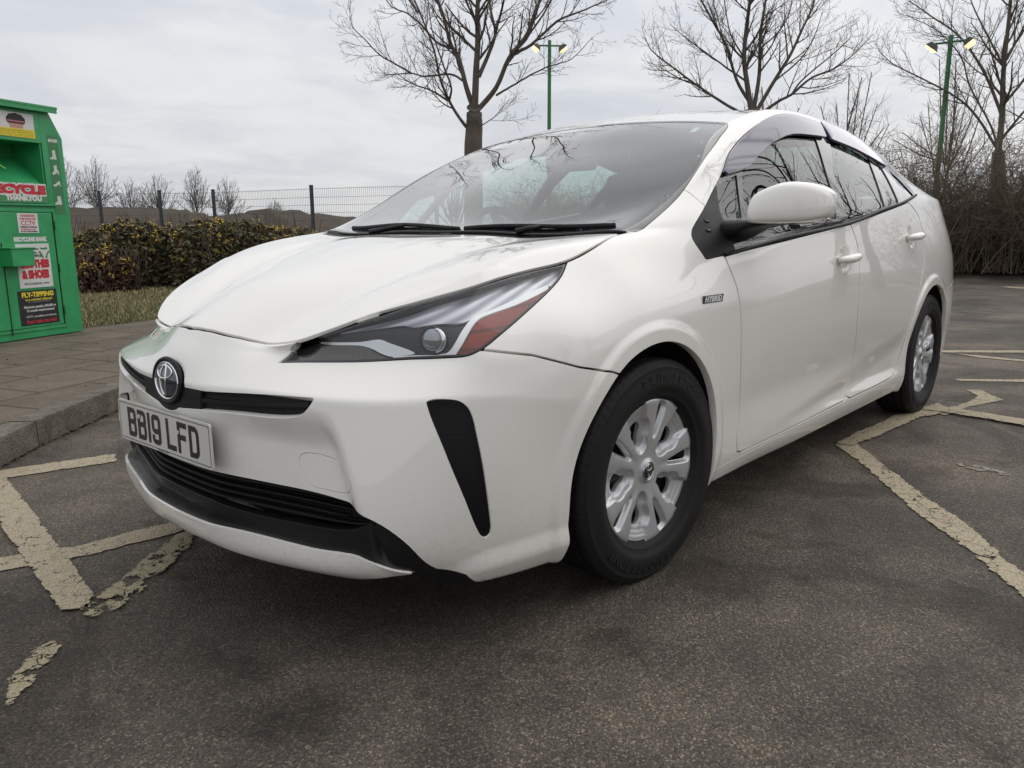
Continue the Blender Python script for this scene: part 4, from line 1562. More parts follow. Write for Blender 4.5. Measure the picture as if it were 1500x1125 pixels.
def plate_chars(m4, parent):
    W, H, T = .050, .079, .0135
    a, b, t, r = W - T, H - T, T, .010
    x0, x1, y0, y1 = T / 2, W - T / 2, T / 2, H - T / 2
    ym = H * .52
    def arc(cx, cy, rr, a0, a1, n=5):
        return [(cx + rr * math.cos(R(a0 + (a1 - a0) * k / n)), cy + rr * math.sin(R(a0 + (a1 - a0) * k / n))) for k in range(n + 1)]
    G = {}
    G['B'] = [([(x0, y0)] + arc(x1 - r, y0 + r, r, -90, 0) + arc(x1 - r, ym - r, r, 0, 90) + [(x0, ym)], False),
              ([(x0, ym)] + arc(x1 - r, ym + r, r, -90, 0) + arc(x1 - r, y1 - r, r, 0, 90) + [(x0, y1)], False), ([(x0, y0 - T / 2), (x0, y1 + T / 2)], False)]
    G['D'] = [([(x0, y0)] + arc(x1 - r * 1.4, y0 + r * 1.4, r * 1.4, -90, 0) + arc(x1 - r * 1.4, y1 - r * 1.4, r * 1.4, 0, 90) + [(x0, y1)], False), ([(x0, y0 - T / 2), (x0, y1 + T / 2)], False)]
    G['L'] = [([(x0, y1 + T / 2), (x0, y0), (x1 + T / 2, y0)], False)]
    G['F'] = [([(x0, y0 - T / 2), (x0, y1), (x1 + T / 2, y1)], False), ([(x0, ym), (x1, ym)], False)]
    G['1'] = [([(T / 2, y0 - T / 2), (T / 2, y1 + T / 2)], False)]
    G['9'] = [(arc(x0 + r, y1 - r, r, 90, 180) + arc(x0 + r, ym + r - .006, r, 180, 270) + arc(x1 - r, ym + r - .006, r, 270, 360) + arc(x1 - r, y1 - r, r, 0, 90), True),
              ([(x1, ym + r)] + arc(x1 - r, y0 + r, r, 0, -90) + arc(x0 + r, y0 + r, r, -90, -180) + [(x0, y0 + .018)], False)]
    widths = {'1': T}
    txt = 'BB19 LFD'
    gap, space = .011, .033
    tot = 0
    for i, c in enumerate(txt):
        tot += space - gap if c == ' ' else widths.get(c, W) + gap
    tot -= gap
    x = -tot / 2
    Vs, Fs = [], []
    for ci, c in enumerate(txt):
        if c == ' ':
            x += space - gap
            continue
        for si, (path, cl) in enumerate(G[c]):
            V, F = stroke([(p[0] + x, p[1] - H / 2) for p in path], T, cl)
            k = len(Vs)
            Vs += [m4 @ Vector((v.x, v.y, .0010 + .00005 * si)) for v in V]
            Fs += [tuple(i + k for i in f) for f in F]
        x += widths.get(c, W) + gap
    mesh_obj('plate_characters', Vs, Fs, M['plate_ink'], parent)
    # fixing screws with plain caps
    for sx, sy in ((-.127, .022), (.095, .012)):
        mb = MB()
        V = [(sx + .0055 * math.cos(t), sy + .0055 * math.sin(t)) for t in np.linspace(0, 2 * math.pi, 13)[:-1]]
        mb.prism(V, .0012, .004, m4)
        mb.build('screw_cap', M['plate'], parent)
    # supplier's line along the lower edge
    V, F = text_mesh('CHECKED PLATES', .0075, .0001, 0, 'CENTER')
    mesh_obj('plate_small_print', [m4 @ Vector((v[0] , v[1] - .0535, .0010)) for v in V], F, M['plate_ink'], parent)
def make_mats2():
    M['tyre'] = tyre_mat()
    M['letter'] = simple('raised_rubber', (.016, .016, .017), .6, spec=.3)
    M['emblem_blue'] = simple('badge_blue_dome', (.012, .022, .040), .06, coat=1.)
    M['ball'] = simple('ball_lens', (.30, .32, .34), .06, .7, coat=1.)
    M['hl_silver'] = simple('lamp_silver', (.62, .63, .64), .18, .9)
    M['satin'] = simple('satin_black', (.009, .009, .010), .36, spec=.35, coat=.15, var=.2, scale=12)
    t = NT('vent_plastic')
    sep = t.n('SeparateXYZ')
    t.l(t.obj(), sep.inputs[0])
    w = t.math('SINE', t.math('MULTIPLY', sep.outputs['Z'], 2 * math.pi / .0125))
    t.bump(t.math('GREATER_THAN', w, .3), .5, .002)
    t.col((.008, .008, .010))
    t.set(Roughness=.5)
    t.b.inputs['Specular IOR Level'].default_value = .3
    M['vent'] = t.m
MARKS = {
    'm0': [(1.071,-1.755),(0.935,-1.723),(0.51,-1.616),(0.558,-1.482),(0.971,-1.588),(1.105,-1.612)],
    'm1': [(1.048,-1.853),(0.946,-1.599),(1.043,-0.774),(1.117,-0.215),(1.155,-0.158),(1.213,-0.19),(1.171,-0.593),(1.129,-1.007),(1.074,-1.745)],
    'm2': [(1.307,-0.748),(1.21,-0.712),(1.005,-0.629),(0.726,-0.613),(0.657,-0.545),(0.752,-0.496),(1.023,-0.523),(1.24,-0.601),(1.335,-0.627)],
    'y0': [(1.214,-0.158),(1.092,-0.235),(0.904,-0.388),(0.774,-0.485),(0.671,-0.503),(0.777,-0.337),(1.083,-0.077),(1.182,-0.085)],
    'y1': [(1.422,0.069),(1.335,-0.045),(1.26,-0.09),(1.258,-0.005),(1.357,0.122),(1.46,0.209)],
    'r0': [(-1.749,0.741),(-1.877,0.78),(-1.618,0.981),(-1.301,1.22),(-1.114,1.385),(-0.672,1.69),(-0.494,1.716),(-0.842,1.446),(-1.09,1.235),(-1.414,1.007)],
    'r1': [(-1.749,0.741),(-1.979,0.749),(-2.503,0.782),(-2.771,0.828),(-3.011,0.871),(-2.809,0.994),(-2.548,0.903),(-2.026,0.859),(-1.758,0.82)],
    'r2': [(-3.502,0.889),(-3.552,0.978),(-3.313,1.139),(-2.996,1.036),(-2.676,0.982),(-2.735,0.908),(-3.139,0.992),(-3.357,0.992)],
    'r3': [(-2.825,0.813),(-2.887,0.986),(-2.822,1.374),(-2.662,1.397),(-2.73,1.022),(-2.719,0.841)],
    'r4': [(-5.092,0.362),(-5.603,0.964),(-5.442,0.988),(-4.959,0.394)],
    'r5': [(-5.013,0.484),(-5.013,1.051),(-4.893,1.069),(-4.895,0.674)],
    'r6': [(-3.833,0.753),(-4.166,1.176),(-4.046,1.193),(-3.773,0.807)],
    'r7': [(-13.193,-0.666),(-13.137,-0.144),(-12.816,-0.097),(-12.859,-0.492)],
    'r8': [(-1.773,1.174),(-1.832,1.301),(-1.781,1.481),(-1.701,1.493),(-1.708,1.302)],
}
TREE_A_O = (-7.43, -7.19, 0.1)
TREE_A = [
    ([(-0.0,0.92),(0.01,2.2),(0.03,2.52),(0.03,2.78)], 0.15, 0.12, 0),
    ([(0.04,2.75),(0.07,3.33),(0.1,3.75),(0.1,4.12),(0.11,4.45),(0.07,5.13),(0.14,5.8)], 0.095, 0.03, 0.05),
    ([(0.03,2.75),(-0.09,3.1),(-0.19,3.5),(-0.33,3.78),(-0.44,4.22),(-0.51,4.44),(-0.6,4.99)], 0.075, 0.02, -0.2),
    ([(0.09,2.75),(0.38,3.07),(0.58,3.49),(0.87,3.84),(1.03,4.24),(1.08,4.46),(1.13,4.95)], 0.07, 0.02, 0.25),
    ([(0.61,3.53),(0.93,3.69),(1.32,4.01),(1.65,4.13),(2.1,4.3)], 0.045, 0.012, 0.1),
    ([(0.11,3.24),(0.29,3.64),(0.38,3.92),(0.33,4.18),(0.3,4.45),(0.37,5.0)], 0.055, 0.015, -0.15),
    ([(0.38,3.92),(0.48,4.23),(0.54,4.45),(0.63,4.89)], 0.035, 0.012, 0.3),
    ([(-0.02,2.4),(-0.2,2.61),(-0.36,2.87),(-0.49,3.18),(-0.58,3.61),(-0.74,4.03),(-0.91,4.44),(-0.96,4.77)], 0.045, 0.012, 0.2),
    ([(-0.13,3.19),(-0.34,3.31),(-0.76,3.3),(-1.0,3.37),(-1.27,3.38),(-1.51,3.4)], 0.032, 0.008, -0.3),
    ([(-0.38,2.87),(-0.59,2.97),(-0.89,3.04),(-1.14,3.15)], 0.028, 0.008, 0.35),
    ([(-0.33,3.7),(-0.57,3.83),(-0.83,4.13),(-1.03,4.3),(-1.29,4.44),(-1.46,4.71)], 0.035, 0.01, -0.3),
    ([(-0.97,3.36),(-1.21,3.49),(-1.47,3.63),(-1.7,3.86),(-1.87,4.03),(-1.9,4.3)], 0.026, 0.006, 0.1),
    ([(0.38,2.96),(0.62,3.1),(0.93,3.28),(1.23,3.42),(1.59,3.54),(1.94,3.89)], 0.03, 0.007, -0.1),
    ([(0.1,2.49),(0.34,2.61),(0.56,2.83)], 0.016, 0.005, 0.2),
    ([(-0.36,2.87),(-0.32,3.04),(-0.43,3.33),(-0.57,3.75),(-0.62,4.17)], 0.03, 0.008, 0.4),
    ([(0.7,3.62),(1.02,3.96),(1.23,4.29),(1.34,4.63)], 0.03, 0.008, 0.4),
]
TREE_B_O = (-12.67, -4.85, 0.1)
TREE_B = [
    ([(0.03,0.88),(-0.04,2.16),(-0.09,3.06)], 0.17, 0.13, 0),
    ([(-0.08,2.92),(-0.22,3.58),(-0.29,4.04),(-0.25,4.8),(-0.23,5.07),(-0.25,5.94)], 0.1, 0.03, 0.05),
    ([(-0.07,3.01),(-0.0,3.7),(-0.02,4.38),(0.04,5.05),(0.07,5.83)], 0.075, 0.025, -0.2),
    ([(-0.14,2.92),(-0.67,3.23),(-1.12,3.53),(-1.57,3.86),(-1.97,4.17),(-2.08,4.38)], 0.055, 0.01, 0.2),
    ([(-0.15,3.2),(-0.4,3.59),(-0.62,4.2),(-0.83,4.53),(-1.19,5.14),(-1.4,5.7)], 0.06, 0.018, 0.3),
    ([(-0.0,3.06),(0.29,3.6),(0.53,4.03),(0.74,4.55),(0.88,4.89),(0.97,5.4)], 0.07, 0.02, -0.3),
    ([(0.05,2.96),(0.34,3.17),(0.58,3.29),(0.92,3.56),(1.27,3.68),(1.56,3.88),(1.88,4.21)], 0.06, 0.01, 0.1),
    ([(0.58,3.27),(0.74,3.53),(1.16,3.91),(1.53,4.26),(1.6,4.4)], 0.035, 0.008, -0.3),
    ([(-0.24,3.58),(-0.7,3.88),(-1.24,4.24),(-1.59,4.49)], 0.035, 0.008, 0.35),
    ([(-0.02,4.16),(0.32,4.49),(0.48,4.83),(0.54,5.35)], 0.03, 0.008, -0.2),
    ([(-0.26,3.95),(-0.54,4.37),(-0.66,4.83),(-0.77,5.38)], 0.03, 0.008, 0.3),
    ([(0.29,3.57),(0.72,3.93),(0.92,4.28),(1.02,4.66)], 0.03, 0.008, 0.1),
    ([(-1.09,3.52),(-1.37,3.64),(-1.72,3.85),(-1.87,3.95)], 0.028, 0.007, -0.1),
]
TREE_C_O = (-17.38, -1.50, 0.1)
TREE_C = [
    ([(0.01,0.12),(-0.07,0.99),(-0.18,1.99),(-0.22,2.4)], 0.17, 0.12, 0),
    ([(-0.22,2.4),(-0.23,3.17),(-0.29,3.93),(-0.3,4.92),(-0.31,5.41),(-0.36,6.37)], 0.11, 0.03, 0.05),
    ([(-0.25,2.46),(-0.66,3.1),(-1.03,3.49),(-1.8,3.98),(-2.33,4.29),(-2.6,4.56)], 0.05, 0.01, 0.2),
    ([(-0.26,3.18),(-0.61,3.96),(-1.15,4.78),(-1.77,5.31),(-2.19,5.68)], 0.055, 0.015, -0.2),
    ([(-0.22,2.61),(0.15,3.15),(0.61,3.7)], 0.05, 0.015, 0.3),
    ([(-0.26,3.28),(0.08,3.8),(0.36,4.45),(0.55,5.0)], 0.05, 0.012, -0.1),
    ([(-0.23,2.46),(-0.41,2.93),(-0.86,3.73),(-1.05,4.26),(-1.48,4.77),(-2.1,5.15)], 0.04, 0.01, 0.3),
    ([(-0.28,4.03),(-0.64,4.72),(-0.98,5.4),(-1.22,6.03)], 0.04, 0.012, -0.3),
    ([(-0.27,4.18),(-0.02,4.79),(0.09,5.35)], 0.04, 0.01, 0.2),
    ([(-0.24,2.51),(-0.08,2.81),(0.16,3.04),(0.41,3.18)], 0.035, 0.01, -0.1),
]
# ------------------------------------------------------------------ ground, paint, kerb
KERB = [(1.75, -.55), (1.42, -1.10), (1.12, -1.52), (.892, -1.80), (.647, -2.06), (.406, -2.27), (.154, -2.49), (-.30, -2.86), (-1.2, -3.55), (-2.6, -4.7), (-4.6, -6.1), (-7.5, -7.6), (-11.5, -7.6), (-15.0, -5.4), (-17.98, -2.53), (-18.93, -1.26), (-20.6, 1.6), (-22.5, 6.0), (-23.5, 14.0), (-22.0, 30.0)]


def asphalt_mat():
    t = NT('asphalt')
    g = t.geo()
    big = t.noise(.55, 4, .55, g, .4)
    mid = t.noise(2.6, 5, .6, g, .3)
    stone = t.n('TexVoronoi', Scale=235.)
    t.l(g, stone.inputs['Vector'])
    st2 = t.n('TexVoronoi', Scale=95.)
    t.l(g, st2.inputs['Vector'])
    sp = t.noise(170, 3, .7, g)
    base = t.ramp(t.math('ADD', t.math('MULTIPLY', big, .6), t.math('MULTIPLY', mid, .4)),
                  [(.36, (.052, .044, .037)), (.46, (.082, .070, .058)), (.53, (.126, .108, .088)), (.62, (.184, .158, .126))])
    cs = t.n('SeparateColor')
    t.l(stone.outputs['Color'], cs.inputs[0])
    var = t.ramp(cs.outputs[0], [(.0, (.50, .50, .50)), (.55, (.86, .86, .85)), (.85, (1.25, 1.21, 1.16)), (1., (2.5, 2.3, 2.0))])
    c = t.mixc(1., base, var, 'MULTIPLY')
    grit = t.ramp(sp, [(.36, (.50, .50, .50)), (.62, (1.28, 1.25, 1.22))])
    c = t.mixc(.8, c, grit, 'MULTIPLY')
    # damp and oily patches with soft ragged edges
    oil = t.ramp(t.noise(1.15, 7, .60, g, 1.1), [(.505, (1, 1, 1)), (.575, (.50, .47, .45))])
    c = t.mixc(.75, c, oil, 'MULTIPLY')
    oil2 = t.ramp(t.noise(3.3, 6, .65, g, .8), [(.585, (1, 1, 1)), (.65, (.62, .57, .53))])
    c = t.mixc(.8, c, oil2, 'MULTIPLY')
    rust = t.ramp(t.noise(4.7, 4, .6, g, .5), [(.66, (0, 0, 0)), (.74, (1, 1, 1))])
    c = t.mixc(t.math('MULTIPLY', rust, .30), c, (.11, .052, .022))
    # thin bleached dust drifts
    dust = t.ramp(t.noise(7, 8, .7, g, .2), [(.55, (0, 0, 0)), (.75, (1, 1, 1))])
    c = t.mixc(t.math('MULTIPLY', dust, .22), c, (.17, .145, .115))
    t.col(c)
    t.set(Roughness=t.math('ADD', t.math('MULTIPLY', mid, .22), .60))
    t.b.inputs['Specular IOR Level'].default_value = .35
    h = t.math('ADD', t.math('MULTIPLY', t.math('SUBTRACT', 1., stone.outputs['Distance']), .55), t.math('MULTIPLY', t.math('SUBTRACT', 1., st2.outputs['Distance']), .5))
    h = t.math('ADD', h, t.math('MULTIPLY', sp, .6))
    t.bump(h, .85, .006)
    return t.m


def paintline_mat(name, c, wear, edge=.02):
    """road paint worn through to the stones: flakes by noise, more towards the edge"""
    t = NT(name)
    g = t.geo()
    f1 = t.noise(26, 8, .72, g, .4)
    f2 = t.noise(5.5, 4, .6, g)
    vo = t.n('TexVoronoi', Scale=15.)
    vo.feature = 'DISTANCE_TO_EDGE'
    dn = t.n('TexNoise', Scale=9., Detail=4)
    t.l(g, dn.inputs['Vector'])
    mv = t.n('MixRGB') if False else None
    va = t.t.nodes.new('ShaderNodeVectorMath'); va.operation = 'MULTIPLY_ADD'
    t.l(dn.outputs['Color'], va.inputs[0]); va.inputs[1].default_value = (.16, .16, .16); t.l(g, va.inputs[2])
    t.l(va.outputs[0], vo.inputs['Vector'])
    crack = t.math('LESS_THAN', vo.outputs['Distance'], t.math('MULTIPLY', f2, .035 * wear))
    at = t.n('Attribute'); at.attribute_name = 'edge'
    e = t.math('MULTIPLY', t.math('SUBTRACT', 1., at.outputs['Fac']), .20)
    v = t.math('ADD', t.math('ADD', t.math('MULTIPLY', f1, .6), t.math('MULTIPLY', f2, .4)), e)
    gone = t.math('GREATER_THAN', v, .78 - .19 * wear)
    hole = t.math('MAXIMUM', gone, crack)
    cc = t.mixc(t.noise(60, 5, .7, g), tuple(x * .72 for x in c), tuple(min(1, x * 1.12) for x in c))
    st = t.n('TexVoronoi', Scale=200.)
    t.l(g, st.inputs['Vector'])
    cc = t.mixc(t.ramp(st.outputs['Distance'], [(.3, (0, 0, 0)), (.75, (.55, .55, .55))]), cc, (.10, .09, .075))
    t.col(cc)
    t.set(Roughness=.8)
    t.bump(t.math('ADD', t.math('SUBTRACT', 1., st.outputs['Distance']), t.noise(170, 3, .7, g)), .6, .004)
    tr = t.n('BsdfTransparent')
    mx = t.n('MixShader')
    t.l(hole, mx.inputs[0])
    t.l(t.b.outputs[0], mx.inputs[1])
    t.l(tr.outputs[0], mx.inputs[2])
    t.l(mx.outputs[0], t.out.inputs['Surface'])
    return t.m


def mark(name, poly, mat, z=.004):
    P = np.array(poly)
    lo, hi = P.min(0) - .02, P.max(0) + .02
    span = max(hi - lo)
    st = max(.02, span / 90)
    nx, ny = int((hi[0] - lo[0]) / st) + 2, int((hi[1] - lo[1]) / st) + 2
    X, Y = np.meshgrid(np.linspace(lo[0], hi[0], nx), np.linspace(lo[1], hi[1], ny), indexing='ij')
    co = np.stack([X.ravel(), Y.ravel(), np.full(nx * ny, z)], 1)
    F = [(i * ny + j, (i + 1) * ny + j, (i + 1) * ny + j + 1, i * ny + j + 1) for i in range(nx - 1) for j in range(ny - 1)]
    s = Soup(co, np.tile([0, 0, 1.], (len(co), 1)), F)
    s.carve(poly, 'top', 'in', 0)
    fs = [f for f, l in zip(s.f, s.lab) if l == 'in']
    used = sorted({v for f in fs for v in f})
    rm = {v: i for i, v in enumerate(used)}
    co = np.array([s.co[v] for v in used])
    me = bpy.data.meshes.new(name)
    me.from_pydata(co.tolist(), [], [tuple(rm[v] for v in f) for f in fs])
    at = me.attributes.new('edge', 'FLOAT', 'POINT')
    d = np.clip(-sdf(co[:, :2], poly) / .018, 0, 1)
    at.data.foreach_set('value', d)
    o = add_obj(name, me, None, mat)
    o['kind'] = 'structure'
    return o


def ground():
    # one sheet to the horizon, finer near the car
    xs = np.concatenate([np.linspace(-900, -40, 12), np.linspace(-36, 12, 60), np.linspace(20, 700, 8)])
    ys = np.concatenate([np.linspace(-900, -30, 12), np.linspace(-26, 20, 58), np.linspace(30, 700, 8)])
    V = [(x, y, 0) for x in xs for y in ys]
    n = len(ys)
    F = [(i * n + j, (i + 1) * n + j, (i + 1) * n + j + 1, i * n + j + 1) for i in range(len(xs) - 1) for j in range(n - 1)]
    o = mesh_obj('ground', V, F, asphalt_mat())
    o['kind'] = 'structure'
    wp = paintline_mat('bay_paint', (.53, .44, .30), .58)
    wp2 = paintline_mat('bay_paint_worn', (.55, .46, .31), .85)
    yp = paintline_mat('yellow_paint_worn', (.44, .37, .23), 1.30)
    wp3 = paintline_mat('faint_paint', (.42, .38, .31), 1.45)
    for k, v in MARKS.items():
        m = {'m': wp, 'y': yp, 'r': wp2}[k[0]]
        if k == 'r8':
            m = wp3
        mark('road_marking', v, m, .004 + (.004 if k in ('m1', 'r1', 'y0') else 0) + (.008 if k in ('r3',) else 0))
    # pavement behind the kerb
    K = [Vector(p) for p in KERB]
    W, H = .125, .125
    back = [(-22, 30), (-60, 30), (-60, -60), (30, -60), (30, -8), (4, 2.4), (2.2, .1)]
    inner = []
    for i, p in enumerate(K):
        t = (K[min(i + 1, len(K) - 1)] - K[max(i - 1, 0)]).normalized()
        nrm = Vector((t.y, -t.x))
        if nrm.dot(Vector((-4, -14)) - p) < 0 and i < 13:
            nrm = -nrm
        if i >= 13:
            nrm = -Vector((-t.y, t.x)) if Vector((t.y, -t.x)).x > 0 else Vector((t.y, -t.x))
        inner.append(p + nrm * W)
    # kerb stones
    pts = K
    cuts = []
    # resample by arc length to 0.9 m stones
    L = [0]
    for a, b in zip(pts[:-1], pts[1:]):
        L.append(L[-1] + (b - a).length)
    def at(s):
        for i in range(len(L) - 1):
            if s <= L[i + 1]:
                f = (s - L[i]) / (L[i + 1] - L[i])
                return pts[i].lerp(pts[i + 1], f), inner[i].lerp(inner[i + 1], f)
        return pts[-1], inner[-1]
    s = 0
    km = kerb_mat()
    mb = MB()
    rnd = random.Random(4)
    while s < L[-1] - .1:
        e = min(s + .9, L[-1])
        prof = [(0, -.05), (0.004, .085), (.012, .112), (.03, H), (1, H), (1, -.05)]
        ns = 3
        base = len(mb.V)
        dz = rnd.uniform(-.004, .004)
        for q in range(ns + 1):
            a, b = at(s + .004 + (e - s - .008) * q / ns)
            for (w, z) in prof:
                p = a.lerp(b, w)
                mb.V.append((p.x, p.y, z + (dz if z > .05 else 0)))
        m = len(prof)
        for q in range(ns):
            for r_ in range(m - 1):
                i0 = base + q * m + r_
                mb.F.append((i0, i0 + 1, i0 + m + 1, i0 + m))
        mb.F.append(tuple(base + r_ for r_ in range(m)))
        mb.F.append(tuple(base + ns * m + r_ for r_ in reversed(range(m))))
        s = e
    kb = mb.build('kerb', km)
    kb['kind'] = 'structure'
    # paving: band from the kerb to the grass, and the verge behind
    edge = [(3.0, -3.4), (1.6, -4.4), (.2, -5.15), (-.70, -5.52), (-1.39, -5.67), (-2.4, -6.1), (-3.8, -7.0)]
    pav = [tuple(p) for p in inner[:10]] + [(-3.6, -5.6)] + [(x, y) for x, y in reversed(edge)] + [(3.2, -1.5)]
    def flat(name, poly, z, mat):
        bm = bmesh.new()
        vs = [bm.verts.new((p[0], p[1], z)) for p in poly]
        f = bm.faces.new(vs)
        bmesh.ops.triangulate(bm, faces=[f])
        bmesh.ops.recalc_face_normals(bm, faces=bm.faces)
        for fc in bm.faces:
            if fc.normal.z < 0:
                fc.normal_flip()
        me = bpy.data.meshes.new(name)
        bm.to_mesh(me); bm.free()
        o = add_obj(name, me, None, mat)
        o['kind'] = 'structure'
        return o
    flat('pavement', pav, .118, paving_mat())
    verge = [tuple(p) for p in inner[9:]] + [(-60, 30), (-60, -60), (30, -60), (30, -10), (3.0, -3.4)] + edge[1:] + [(-3.6, -5.6)]
    flat('verge', verge, .112, soil_mat())
    # kerb top return on the left so that the pavement closes
    return inner


def kerb_mat():
    t = NT('kerb_concrete')
    g = t.geo()
    f = t.noise(9, 6, .65, g)
    v = t.n('TexVoronoi', Scale=120.)
    t.l(g, v.inputs['Vector'])
    c = t.ramp(f, [(.3, (.070, .060, .048)), (.5, (.125, .110, .088)), (.7, (.185, .165, .135))])
    cs = t.n('SeparateColor'); t.l(v.outputs['Color'], cs.inputs[0])
    c = t.mixc(.5, c, t.ramp(cs.outputs[0], [(0, (.5, .5, .5)), (1, (1.4, 1.38, 1.3))]), 'MULTIPLY')
    t.col(c); t.set(Roughness=.9)
    t.bump(t.math('ADD', v.outputs['Distance'], f), .6, .006)
    return t.m


def paving_mat():
    t = NT('paving')
    g = t.geo()
    mp = t.n('Mapping')
    mp.inputs['Rotation'].default_value = (0, 0, R(-22))
    t.l(g, mp.inputs['Vector'])
    br = t.n('TexBrick', Scale=1.)
    br.inputs['Brick Width'].default_value = .60
    br.inputs['Row Height'].default_value = .45
    br.inputs['Mortar Size'].default_value = .012
    br.inputs['Mortar Smooth'].default_value = .4
    br.inputs['Color1'].default_value = (.118, .094, .072, 1)
    br.inputs['Color2'].default_value = (.150, .122, .094, 1)
    br.inputs['Mortar'].default_value = (.055, .052, .034, 1)
    t.l(mp.outputs[0], br.inputs['Vector'])
    f = t.noise(3.5, 7, .68, g)
    c = t.mixc(.75, br.outputs['Color'], t.ramp(f, [(.3, (.62, .60, .56)), (.55, (1, .98, .95)), (.72, (1.35, 1.3, 1.2))]), 'MULTIPLY')
    moss = t.ramp(t.noise(8, 6, .7, g), [(.60, (0, 0, 0)), (.72, (.6, .6, .6))])
    c = t.mixc(moss, c, (.055, .06, .028))
    v = t.n('TexVoronoi', Scale=150.)
    t.l(g, v.inputs['Vector'])
    cs = t.n('SeparateColor'); t.l(v.outputs['Color'], cs.inputs[0])
    c = t.mixc(.6, c, t.ramp(cs.outputs[0], [(0, (.55, .55, .55)), (1, (1.45, 1.4, 1.3))]), 'MULTIPLY')
    t.col(c); t.set(Roughness=.9)
    t.bump(t.math('ADD', t.math('MULTIPLY', t.math('SUBTRACT', 1., br.outputs['Fac']), 1.5), t.math('MULTIPLY', v.outputs['Distance'], .6)), .7, .006)
    return t.m


def soil_mat():
    t = NT('rough_grass_ground')
    g = t.geo()
    f = t.noise(.9, 6, .65, g)
    f2 = t.noise(9, 8, .75, g)
    c = t.ramp(t.math('ADD', t.math('MULTIPLY', f, .55), t.math('MULTIPLY', f2, .45)), [(.32, (.030, .024, .015)), (.45, (.075, .060, .034)), (.54, (.13, .105, .058)), (.62, (.085, .095, .034)), (.75, (.17, .14, .085))])
    t.col(c); t.set(Roughness=.95)
    t.bump(t.math('ADD', f2, t.noise(60, 5, .7, g)), 1., .05)
    return t.m


# ------------------------------------------------------------------ recycling bank
def flatcol(name, c, rough=.55, coat=0.):
    return simple(name, c, rough, coat=coat, var=.07, scale=14)


